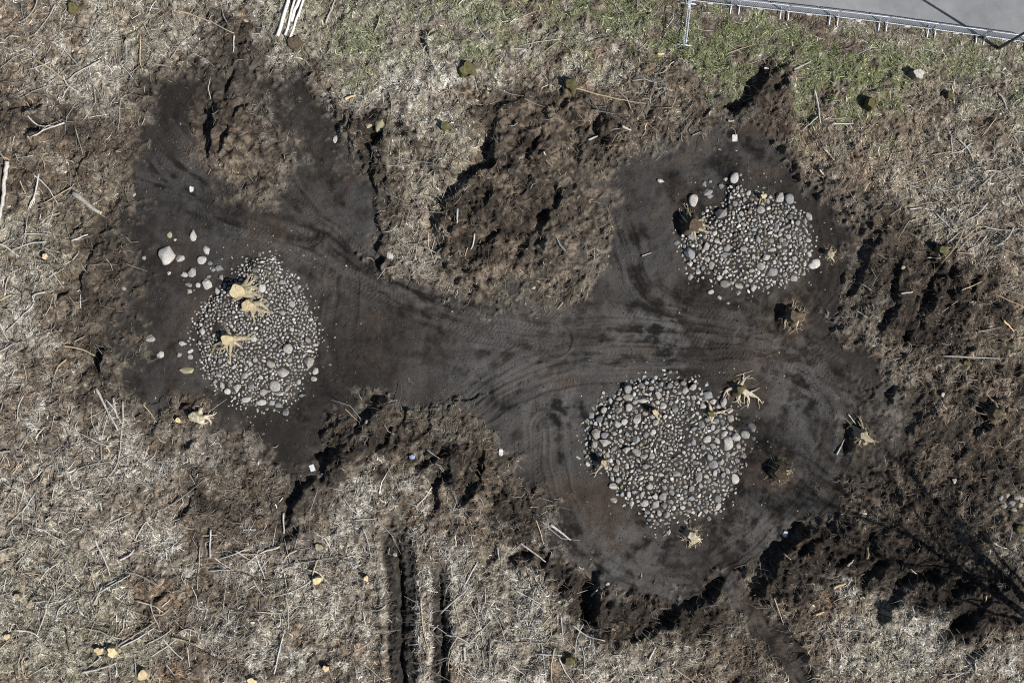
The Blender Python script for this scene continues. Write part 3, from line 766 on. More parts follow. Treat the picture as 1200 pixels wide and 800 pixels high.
stump(707, 541, .45, .13, [(-110,.8,.06,1),(-140,.6,.05,1),(30,.6,.05,1),(-60,.5,.05,0),(80,.6,.04,0)], "broken root stump at the left rim of the lower cairn", body=M_ROOTD, face=M_ROOT, seed=29, flare=1.8, fuzz=36)
stump(812, 264, .55, .24, [(-70,1.1,.07,2),(-95,1.0,.06,1),(-40,.9,.08,1),(15,.9,.08,1),(110,.9,.05,1),(160,.9,.05,1),(40,.8,.07,1)], "brown root stump beside a black hole at the upper right cairn's left rim", body=M_ROOTD, face=M_ROOTD, seed=31, flare=1.9, fuzz=36)
stump(810, 627, .4, .20, [(10,.7,.06,3),(-35,.6,.06,2),(-120,.6,.05,2),(190,.7,.04,1)], "pale frayed stump below the lower cairn's bottom rim", face=M_ROOTP, body=M_ROOT, rmat=M_ROOTP, seed=33, flare=1.9, fuzz=70)
stump(1010, 510, .5, .2, [(95,1.1,.07,2),(115,1.2,.06,2),(-15,.9,.07,1),(-50,.8,.07,1),(-110,.7,.06,1),(140,1.2,.04,0)], "straw-coloured torn root stump beside a black slot in the right-hand peat", face=M_ROOT, body=M_ROOT, seed=35, flare=1.7, fuzz=70)
stump(914, 553, .3, .28, [(30,.7,.06,2),(-20,.7,.06,1),(70,.6,.05,1),(150,.5,.05,1),(-120,.6,.05,1)], "low brown root stump right of the lower cairn", face=M_ROOTD, body=M_ROOTD, seed=37, flare=1.6, fuzz=70)
stump(971, 298, .35, .13, [(80,.5,.06,1),(-70,.5,.05,1),(20,.4,.05,0)], "small pale stump in the peat just right of the upper right cairn", face=M_ROOT, body=M_ROOT, seed=39, flare=1.7, fuzz=36)
stump(931, 371, .35, .26, [(-40,.8,.06,1),(30,.7,.06,1),(120,.7,.05,2),(170,.7,.05,2),(-110,.6,.05,1)], "brown shaggy root stump below the upper right cairn", face=M_ROOTD, body=M_ROOTD, seed=41, flare=1.6, fuzz=70)
stump(1166, 484, .35, .22, [(65,.9,.06,1),(-20,.6,.05,1),(-120,.7,.05,1),(190,.9,.04,1)], "yellowish root stump near the right edge, above the small cobble pile", face=M_ROOTD, body=M_ROOTD, seed=43, flare=1.7, fuzz=70)
stump(893, 231, .4, .11, [(-40,.4,.05,0),(200,.4,.05,0)], "little pale-topped stub on the top rim of the upper right cairn", face=M_CUT, body=M_ROOT, seed=45, flare=1.4)
# plain cut stumps in the slash: (x, y, height, radius, face, body, label)
for i, (px, py, h, r, fm, bmx, lab) in enumerate([
 (522,149,.42,.19,M_MOSS,M_MOSS,"olive mossy stump standing alone on the pale litter tongue"),
 (669,101,.42,.25,M_MOSS,M_MOSS,"olive mossy stump at the left end of the long tan stick"),
 (1019,123,.55,.22,M_MOSS,M_MOSS,"hollow mossy stump with a black hole in its top"),
 (1073,89,.50,.22,M_W,M_BARK,"stump with a whitish top in the grass below the barriers"),
 (1111,113,.4,.15,M_MOSS,M_MOSS,"small yellow-green mossy stump right of the pale-topped one"),
 (1103,294,.45,.21,M_MOSS,M_MOSS,"round yellow-green mossy stump at the top of the right bank"),
 (667,772,.40,.20,M_MOSS,M_MOSS,"olive mossy stump in the slash at the photo's bottom edge"),
 (373,678,.45,.17,M_CUT,M_CUT,"tall narrow yellow-topped stump left of the two ruts"),
 (430,676,.32,.11,M_CUT,M_BARK,"tiny round yellow stump between the tall yellow one and the ruts"),
 (134,762,.35,.21,M_CUT,M_ROOT,"bright yellow sawn stump at the lower end of the grey log pair"),
 (170,788,.4,.22,M_CUT,M_ROOT,"bright yellow sawn stump at the bottom edge, in the lower left slash"),
 (118,761,.25,.18,M_CUT,M_BARK,"dull ochre stump just left of the bright sawn one"),
 (11,744,.3,.14,M_CUT,M_BARK,"small pale stump near the photo's left edge, low down"),
 (22,697,.25,.13,M_ROOT,M_BARK,"weathered little stump at the left edge above the small pale one"),
 (56,301,.35,.13,M_CUT,M_BARK,"small cream stump with a dark gap beside it, left of the left cairn"),
 (383,781,.3,.14,M_CUT,M_ROOTD,"yellow stump on a rust-brown heap near the bottom edge"),
 (375,640,.25,.17,M_ROOT,M_MOSS,"mossy-sided pale stump below the dark wedge"),
 (88,11,.35,.22,M_MOSS,M_MOSS,"dark mossy stump at the top left edge"),
 (346,52,.3,.30,M_ROOTD,M_ROOTD,"broad dark rotten stump at the foot of the white poles"),
 (1192,618,.4,.17,M_MOSS,M_MOSS,"mossy stump at the right edge below the small cobble pile"),
 (1131,425,.3,.14,M_MOSS,M_MOSS,"small mossy stump by the long pale twig in the right bank"),
 (210,492,.2,.12,M_CUT,M_BARK,"small broken stub left of the pale stump and its hole"),
 (548,82,.3,.3,M_MOSS,M_MOSS,"broad mossy hummock stump right of the verge ruts"),
 (297,797,.3,.2,M_CUT,M_BARK,"yellowish stump half cut off by the bottom edge"),
]):
    stump(px, py, h, r, [] if i not in (5, 9, 10) else [(-40,.5,.05,0),(40,.4,.05,0)], lab, face=fm, body=bmx, seed=60+i, hollow=(i == 2), group="cut stumps in the slash", flare=1.25)

# ------------------------------------------------------------------ marker sheets, blue scrap
def sheet(px, py, rz, label, tilt=(0, 0)):
    n = 4; bm = bmesh.new(); g = []; w, h = .225, .31
    for j in range(n+1):
        for i in range(n+1):
            u, v = i/n-.5, j/n-.5
            g.append(bm.verts.new((u*w, v*h, .012*math.sin(3*u+px)+.010*math.cos(4*v+py)+u*tilt[0]+v*tilt[1])))
    for j in range(n):
        for i in range(n):
            k = j*(n+1)+i; bm.faces.new((g[k], g[k+1], g[k+n+2], g[k+n+1])).smooth = True
    bmesh.ops.solidify(bm, geom=bm.faces[:], thickness=.004)
    o = link("marker_sheet", bm_mesh("marker_sheet", bm), M_PAPER)
    p = W(px, py)
    zz = max(float(hz(p.x+dx, p.y+dy)) for dx in (-.1, 0, .1) for dy in (-.14, 0, .14))
    o.location = (p.x, p.y, zz+.035); o.rotation_euler = (0, 0, rz)
    tag(o, label, "marker", "white survey sheets")
sheet(861, 162, .03, "white rectangular marker sheet on the peat above the upper right cairn")
sheet(225, 222, .05, "white marker sheet on the peat above the large pale boulder")
sheet(366, 548, .35, "white marker sheet beside the black bank below the left cairn")
sheet(587, 530, -.05, "white marker sheet left of the lower cairn")
sheet(920, 625, -.35, "white tilted marker sheet at the edge of the lower right spoil bank", (.05, .05))
bm = bmesh.new(); bmesh.ops.create_icosphere(bm, subdivisions=3, radius=.105)
for v in bm.verts:
    n = math.sin(v.co.x*60+v.co.y*37)*.25+math.sin(v.co.y*71-v.co.z*45)*.25
    v.co *= 1+.35*n; v.co.z *= .5; v.co.x *= 1.25
o = link("plastic_scrap", bm_mesh("plastic_scrap", bm), M_BLUE); p = W(483, 535); o.location = p+Vector((0, 0, .06))
tag(o, "small crumpled blue plastic scrap on the spoil between the ruts and the peat", "litter")

# ------------------------------------------------------------------ poles, logs, branches, sticks
STICKMAT = {'w': (M_W, "bleached"), 't': (M_T, "tan"), 'g': (M_G, "grey"), 'd': (M_D, "dark"), 'o': (M_O, "yellow split")}
def stick(pts, wpx, key, label=None, name=None, cat=None, group="fallen sticks and branches", shoots=0, lift=0., seed=0, cut=None, peel=False, rest=True):
    rr = random.Random(seed*13+int(pts[0][0]*7+pts[0][1]))
    sm = smooth_line([Vector((a, b, 0)) for a, b in pts], 5) if len(pts) > 2 else [Vector((pts[0][0]+(pts[1][0]-pts[0][0])*k/6, pts[0][1]+(pts[1][1]-pts[0][1])*k/6, 0)) for k in range(7)]
    r = wpx*S*.5
    P = [W(v.x, v.y) for v in sm]; n = len(P)
    zs = [q.z for q in P]
    # a stick is stiff: rest a straight chord on the highest ground below it, follow the ground only a little
    chord = [zs[0]+(zs[-1]-zs[0])*i/(n-1) for i in range(n)]
    up = max(z-c for z, c in zip(zs, chord))
    base = P[0].copy(); base.z = zs[0]
    L = sum((P[i+1]-P[i]).length for i in range(n-1))
    loc = []
    for i, q in enumerate(P):
        if rest: z = max(.6*(chord[i]+.75*up)+.4*zs[i], zs[i]-.3*r)
        else: z = chord[i]+up
        loc.append(Vector((q.x, q.y, z+r*.8+lift))-base+Vector((rr.uniform(-1, 1), rr.uniform(-1, 1), rr.uniform(-.5, .5)))*r*.25)
    rad = [r*(1-.45*i/(n-1))*rr.uniform(.9, 1.1) for i in range(n)] if not peel else [r*(1-.12*i/(n-1)) for i in range(n)]
    bm = bmesh.new(); tube(bm, loc, rad, 7)
    for _ in range(shoots):
        i = rr.randint(n//4, n-2); t = (loc[i+1]-loc[i]).normalized(); sd = rr.choice((-1, 1))
        d = (t+Vector((-t.y, t.x, .12))*sd*rr.uniform(.5, 1.2)).normalized(); l2 = L*rr.uniform(.15, .38)
        q = [loc[i]+d*l2*k/4+Vector((0, 0, -.03*k+rr.uniform(-.02, .02))) for k in range(5)]
        tube(bm, q, [rad[i]*.6*(1-.2*k) for k in range(5)], 5)
    mat, adj = STICKMAT[key]
    if peel: mat = M_PEEL
    nm = name or ("branch" if (shoots or len(pts) > 2) else "stick")
    o = link(nm, bm_mesh(nm, bm), mat); o.location = base
    if cut:
        b2 = bmesh.new(); e = loc[-1]; t = (loc[-1]-loc[-2]).normalized()
        tube(b2, [e-t*.01, e+t*.05], [rad[-1]*1.02, rad[-1]*.98], 9)
        link("cut_end", bm_mesh("cut_end", b2), cut, o)
    o["category"] = cat or nm
    mx, my = pts[len(pts)//2] if len(pts) > 2 else ((pts[0][0]+pts[1][0])/2, (pts[0][1]+pts[1][1])/2)
    if label: tag(o, label, cat or nm, group)
    else:
        size = "long " if L > 1.7 else ("short " if L < .75 else "")
        shp = "forked " if shoots else ("bent " if len(pts) > 2 else "")
        want_label(o, size+adj+" "+shp+nm, mx, my, group)
    return o
PG = "white poles laid side by side"
stick([(326,44),(340,-6),(352,-50)], 4.4, 'w', "thick white peeled pole, leftmost of the bundle at the top edge", "pole", "pole", PG, peel=True, rest=False)
stick([(335,43),(348,-6),(360,-50)], 2.8, 'w', "thin white pole, second from the left in the bundle", "pole", "pole", PG, peel=True, rest=False, lift=.02)
stick([(342,26),(353,-6),(367,-48)], 4.2, 'w', "short thick white pole in the bundle, its end set back from the others", "pole", "pole", PG, peel=True, rest=False)
stick([(340,45),(359,-6),(374,-48)], 2.8, 'w', "thin white pole, rightmost of the bundle", "pole", "pole", PG, peel=True, rest=False)
stick([(87,227),(119,250)], 7, 'g', "grey weathered log with an orange sawn end, left of the left cairn's peat", "log", "log", "logs", cut=M_O, peel=False)
stick([(11,190),(8,205),(6,228),(2,250),(-4,275)], 5.5, 'w', "curving white birch pole at the photo's left edge", "pole", "pole", "logs", rest=False)
stick([(2,195),(-1,225),(-7,262)], 7, 'd', "dark log lying alongside the curving white pole at the left edge", "log", "log", "logs")
T = [
 # upper left
 ([(33,136),(40,143),(48,148),(65,148)],2.2,'w',1),([(128,8),(135,32)],1.2,'g',0),([(208,13),(224,18),(250,28),(275,40)],2.2,'t',0),([(275,42),(274,62)],2,'w',0),([(165,42),(165,70),(168,82)],1.6,'t',0),
 ([(105,138),(128,134)],1.4,'w',0),([(0,178),(12,195)],1.6,'w',0),([(88,148),(98,182)],1.6,'g',1),([(143,45),(158,38),(170,30)],1.6,'d',2),([(200,70),(212,52),(222,44)],1.4,'g',1),([(18,185),(35,184)],1.2,'w',0),([(18,160),(15,168)],1.4,'w',0),
 # top
 ([(382,28),(384,22),(389,12),(393,0)],2.6,'w',1),([(445,20),(443,30),(437,42)],1.6,'t',0),([(404,117),(417,112)],3.6,'o',0),([(516,110),(527,106),(545,110)],1.4,'t',1),([(527,106),(526,98)],1.2,'t',0),([(433,88),(452,102),(458,115),(459,136)],1.3,'g',1),
 ([(672,103),(700,111),(730,118),(757,122)],2.0,'t',0),([(612,20),(630,13)],1.2,'t',0),([(637,62),(655,50),(669,60)],1.1,'t',0),([(729,148),(739,153)],3.2,'w',0),([(690,164),(700,160)],2.6,'w',0),([(770,64),(777,64)],4,'o',0),([(637,178),(639,182)],2,'w',0),
 ([(954,106),(958,125),(961,145)],2.2,'w',0),([(958,137),(940,153)],2.0,'w',0),([(930,82),(949,73)],2.6,'w',0),([(974,146),(1000,145)],1.6,'w',0),([(1167,138),(1150,160)],1.3,'t',0),([(1190,145),(1180,163)],1.5,'t',0),([(965,175),(977,188)],1.6,'t',0),([(1040,190),(1046,175)],1.6,'t',1),([(1115,100),(1118,122)],1.5,'w',1),([(1020,108),(1031,109)],1.3,'w',0),([(1090,182),(1120,177)],1.3,'t',0),([(850,64),(885,52)],1.2,'t',0),([(880,100),(897,116)],1.1,'d',0),([(895,80),(900,81)],2.6,'w',0),([(853,142),(860,142)],3.2,'w',0),
 # left of the peat
 ([(54,342),(41,346),(39,358),(8,388)],2.2,'w',1),([(0,378),(11,400)],1.8,'w',0),([(60,316),(75,337)],1.7,'w',0),([(64,322),(75,315)],1.4,'t',0),([(85,282),(104,275)],2.6,'w',0),([(50,290),(71,296)],1.6,'w',0),([(10,325),(5,350)],1.6,'t',0),([(85,220),(60,234),(48,240)],1.3,'t',0),([(24,212),(31,227)],1.4,'t',0),([(88,400),(100,394)],1.6,'t',0),
 ([(76,405),(92,408),(105,413),(117,420)],1.8,'t',0),([(114,455),(124,475),(139,504)],3.4,'w',0),([(133,466),(136,480),(138,489)],2.6,'w',0),([(124,467),(135,480),(143,496)],2.0,'w',0),([(168,473),(177,484),(184,494)],1.4,'t',0),([(42,513),(53,500)],2.2,'w',0),([(27,599),(43,576)],2.2,'w',0),([(0,530),(12,528)],4,'g',0),
 ([(145,470),(144,500),(139,540),(126,560)],2.4,'g',1),([(95,507),(112,516),(130,523)],1.7,'w',0),([(125,522),(130,530)],2.4,'t',0),([(83,560),(97,547),(132,540)],1.6,'g',1),([(15,555),(28,540)],1.4,'o',0),([(30,480),(36,486)],1.6,'w',0),([(8,450),(27,450)],1.4,'w',0),([(104,490),(122,480)],1.2,'t',0),([(0,412),(18,402)],1.4,'w',0),([(82,555),(87,572)],1.3,'w',0),([(90,575),(112,571)],1.8,'g',1),([(190,597),(210,585),(240,562)],1.5,'g',0),([(30,570),(22,600)],1.3,'t',0),([(118,560),(150,556)],1.2,'g',2),
 # lower left
 ([(10,614),(27,598)],1.6,'w',0),([(40,617),(55,622),(75,633)],2.2,'w',1),([(112,631),(122,652),(130,673)],2.2,'w',0),([(141,655),(152,650),(158,643)],3.0,'w',0),([(159,632),(165,620),(172,610)],1.8,'w',0),([(155,636),(174,628)],1.6,'w',0),([(172,610),(180,620)],1.8,'w',0),([(118,693),(135,683),(153,673)],2.2,'w',0),([(126,684),(145,675)],1.6,'w',0),([(18,665),(24,680),(29,697)],1.5,'t',0),([(107,668),(114,690),(117,712),(105,744)],1.6,'t',0),([(55,705),(53,722),(44,745)],1.8,'w',0),([(40,705),(73,702)],1.4,'w',0),([(139,755),(160,742),(183,727)],2.6,'g',0),([(142,757),(162,747),(181,735)],2.2,'w',0),([(178,768),(195,757),(208,747)],1.8,'w',0),([(190,747),(203,760),(214,771)],1.8,'w',0),([(172,754),(190,745),(204,735)],1.6,'w',0),([(96,787),(115,783),(138,775)],2.6,'w',0),([(105,780),(118,770)],1.8,'w',0),([(79,738),(82,762)],2.0,'d',0),([(219,755),(223,780)],1.6,'w',0),([(160,703),(178,708),(192,716)],1.6,'w',0),([(205,725),(222,743)],1.4,'t',0),([(190,710),(202,700)],1.8,'w',0),([(195,777),(205,790)],1.5,'w',0),([(5,690),(8,675)],1.6,'w',0),([(0,645),(15,641),(30,647)],1.5,'g',0),([(20,660),(31,648)],1.8,'w',0),([(93,715),(103,722)],2.4,'w',0),([(235,640),(232,690)],1.4,'t',0),([(245,668),(271,667)],1.6,'w',0),([(250,652),(270,665)],1.8,'w',0),([(130,612),(155,600)],1.5,'w',0),([(285,620),(300,620)],1.8,'w',0),([(237,627),(255,626)],1.4,'w',0),([(195,645),(196,655)],2,'w',0),([(240,725),(244,712)],1.4,'w',0),([(0,760),(12,748)],1.3,'t',0),([(70,640),(60,655)],1.2,'t',0),([(30,760),(50,742)],1.2,'g',0),
 # bottom middle
 ([(299,647),(304,660),(311,677)],2.0,'w',0),([(333,600),(333,624)],2.6,'w',0),([(322,788),(328,760),(335,735)],2.0,'w',0),([(300,716),(330,718)],1.3,'w',0),([(414,609),(442,607)],1.7,'w',0),([(340,660),(370,656),(400,651)],1.6,'g',0),([(407,652),(417,650)],2.0,'w',0),([(310,680),(345,676)],2.0,'d',0),([(541,692),(550,675),(560,657)],2.2,'w',0),([(517,717),(530,705),(547,690)],2.2,'w',0),([(544,756),(545,773)],3.6,'w',0),([(549,754),(562,740),(576,726)],2.0,'w',0),([(565,760),(567,781)],1.8,'g',0),([(493,700),(497,740),(503,761)],1.8,'t',0),([(404,478),(413,487),(422,495)],1.2,'t',0),([(422,581),(430,590),(437,594)],1.6,'w',0),([(506,570),(500,580),(488,593)],2.2,'w',1),([(500,526),(515,537)],1.5,'w',0),([(533,626),(535,640)],1.8,'w',0),([(500,690),(513,693)],2.4,'w',0),([(415,755),(420,760),(440,748)],1.2,'t',0),([(505,735),(518,755)],2.4,'d',0),([(583,640),(585,655)],2.0,'w',0),([(425,775),(450,797)],1.4,'w',0),
 ([(645,614),(657,623),(669,632)],3.4,'w',0),([(610,636),(622,644),(640,658)],2.8,'w',0),([(628,608),(633,622),(637,637)],1.5,'t',0),([(604,690),(618,698),(634,707)],2.0,'w',0),([(630,765),(662,767)],2.2,'w',0),([(655,770),(662,785),(672,799)],1.8,'w',0),([(760,772),(764,765),(768,757)],2.8,'w',0),([(715,797),(722,790)],2.6,'w',0),([(718,767),(731,767)],2.0,'w',0),([(657,720),(660,750)],1.5,'w',0),([(617,700),(640,715)],1.5,'w',0),([(635,733),(650,714)],1.4,'t',0),([(635,755),(640,798)],1.3,'w',0),([(745,745),(750,750)],2,'t',0),([(600,752),(650,752)],1.3,'g',0),([(835,700),(843,680)],1.6,'t',0),([(693,697),(700,690)],2.2,'w',0),([(600,778),(615,790)],1.6,'w',0),
 # right
 ([(536,245),(536,262)],2.8,'w',0),([(556,274),(555,285),(552,292)],2.4,'w',0),([(752,300),(763,296)],1.6,'w',0),([(548,290),(545,300)],1.4,'t',2),([(1175,375),(1187,388)],2.4,'o',0),([(1055,344),(1069,342)],2.4,'w',0),([(1104,417),(1130,418),(1170,420)],1.7,'w',0),([(1003,364),(1016,372)],1.4,'t',0),([(1126,340),(1150,330)],1.4,'t',1),([(1085,302),(1101,303)],1.6,'w',0),([(1120,296),(1145,298)],1.6,'t',0),([(1095,250),(1110,264),(1118,272)],1.6,'w',0),([(1120,295),(1140,275),(1158,268)],1.5,'g',1),([(1110,285),(1124,272)],1.4,'w',0),([(1128,280),(1147,265)],1.4,'t',0),([(1150,265),(1175,270),(1195,268)],1.5,'w',0),([(1122,258),(1128,247)],2.0,'g',0),([(1170,290),(1195,300)],1.6,'g',0),([(1090,265),(1115,258)],1.3,'w',1),([(1155,200),(1172,201)],1.7,'w',0),([(1105,225),(1130,250)],1.2,'t',0),([(1065,245),(1080,244)],1.8,'w',0),([(1190,225),(1198,240)],1.8,'w',0),([(1165,345),(1200,360)],1.3,'t',0),([(1020,340),(1005,330)],1.5,'g',0),([(980,532),(984,525),(989,514)],2.4,'w',0),([(993,485),(1003,497)],1.6,'w',0),([(960,199),(965,205)],2,'w',0),
 ([(907,700),(912,715),(918,731)],1.5,'t',0),([(976,688),(990,682)],4,'o',0),([(993,662),(1000,655)],2.8,'w',0),([(1163,635),(1170,639),(1179,642)],2.0,'w',0),([(1016,640),(1016,654)],3.2,'t',0),([(955,719),(965,716)],3.4,'o',0),([(918,648),(926,655)],1.8,'t',0),([(1066,666),(1075,673)],1.8,'w',1),([(1142,775),(1143,788)],2.0,'w',0),([(1142,788),(1155,791)],1.6,'w',0),([(1100,790),(1136,786)],1.5,'w',0),([(1108,797),(1138,782)],1.5,'w',0),([(973,735),(995,760)],1.2,'t',0),([(1007,700),(1000,742)],1.2,'d',1),([(995,695),(975,705)],1.2,'t',0),([(1150,755),(1165,735)],1.2,'g',1),([(862,440),(882,434)],1.0,'t',0),([(1155,697),(1154,705)],2.2,'t',0),([(993,685),(998,675)],1.8,'w',0),
]
for i, (pts, w, key, sh) in enumerate(T):
    stick(pts, w, key, shoots=sh, seed=i, lift=.035)
rs = random.Random(77); made = 0
while made < 75:
    bx, by, rx, ry = rs.choice([(60,620,70,140),(30,320,40,90),(1150,230,50,70),(330,650,60,40),(590,740,80,50),(150,730,110,60),(60,60,50,50)])
    px, py = rs.gauss(bx, rx*.7), rs.gauss(by, ry*.7)
    if not (4 < px < 1196 and 4 < py < 796): continue
    cj = int(np.searchsorted(AY, (400-py)*S)); ci = int(np.searchsorted(AX, (px-600)*S))
    if mS[cj, ci] > .2 or mR[cj, ci] > .5: continue
    a = rs.uniform(0, math.pi); L = rs.uniform(9, 24); b = rs.uniform(-4, 4)
    stick([(px-L*math.cos(a), py-L*math.sin(a)), (px-b*math.sin(a), py+b*math.cos(a)), (px+L*math.cos(a), py+L*math.sin(a))], rs.uniform(1.2, 2.3), rs.choice('wwwgt'), shoots=rs.choice((0, 0, 1, 2)), seed=400+made, lift=.05)
    made += 1

# ------------------------------------------------------------------ stones
def stone_mesh(seed):
    rg = random.Random(seed); bm = bmesh.new()
    bmesh.ops.create_icosphere(bm, subdivisions=3, radius=1)
    # planes cut into a sphere give the blunt facets of broken field stone
    planes = [(Vector((rg.gauss(0, 1), rg.gauss(0, 1), rg.gauss(0, 1))).normalized(), rg.uniform(.62, .92)) for _ in range(9)]
    ph = [rg.uniform(0, 6) for _ in range(6)]
    for v in bm.verts:
        c = v.co.copy()
        for n, d in planes:
            e = c.dot(n)-d
            if e > 0: c -= n*e*.88
        c *= 1+.05*math.sin(c.x*4+ph[0])*math.sin(c.y*4+ph[1])+.03*math.sin(c.z*7+ph[2]+c.x*5)
        v.co = c
    # unit footprint
    mx = max(abs(v.co.x) for v in bm.verts); my = max(abs(v.co.y) for v in bm.verts); mz = max(abs(v.co.z) for v in bm.verts)
    for v in bm.verts: v.co = Vector((v.co.x/mx, v.co.y/my, v.co.z/mz))
    for f in bm.faces: f.smooth = True
    return bm_mesh("stone", bm)
def hull_stone(seed, bev=.10):
    rg = random.Random(seed); bm = bmesh.new()
    for _ in range(rg.randint(11, 17)):
        v = Vector((rg.gauss(0, 1), rg.gauss(0, 1), rg.gauss(0, 1))).normalized()*rg.uniform(.85, 1.1)
        bm.verts.new(v)
    r = bmesh.ops.convex_hull(bm, input=bm.verts[:])
    bmesh.ops.delete(bm, geom=[v for v in bm.verts if not v.link_faces], context='VERTS')
    bmesh.ops.dissolve_limit(bm, angle_limit=.35, verts=bm.verts[:], edges=bm.edges[:])
    bmesh.ops.bevel(bm, geom=bm.edges[:], offset=bev, segments=1, affect='EDGES', clamp_overlap=True)
    bmesh.ops.triangulate(bm, faces=bm.faces[:])
    mx = [max(abs(v.co[k]) for v in bm.verts) for k in range(3)]
    for v in bm.verts: v.co = Vector((v.co.x/mx[0], v.co.y/mx[1], v.co.z/mx[2]))
    return bm
PROTO = [stone_mesh(900+i) if i % 3 == 0 else bm_mesh('stone', hull_stone(900+i)) for i in range(14)]
def low(me):
    bm = bmesh.new(); bm.from_mesh(me)
    co = np.array([v.co[:] for v in bm.verts], np.float32); fa = np.array([[v.index for v in f.verts] for f in bm.faces], np.int32)
    bm.free(); return co, fa
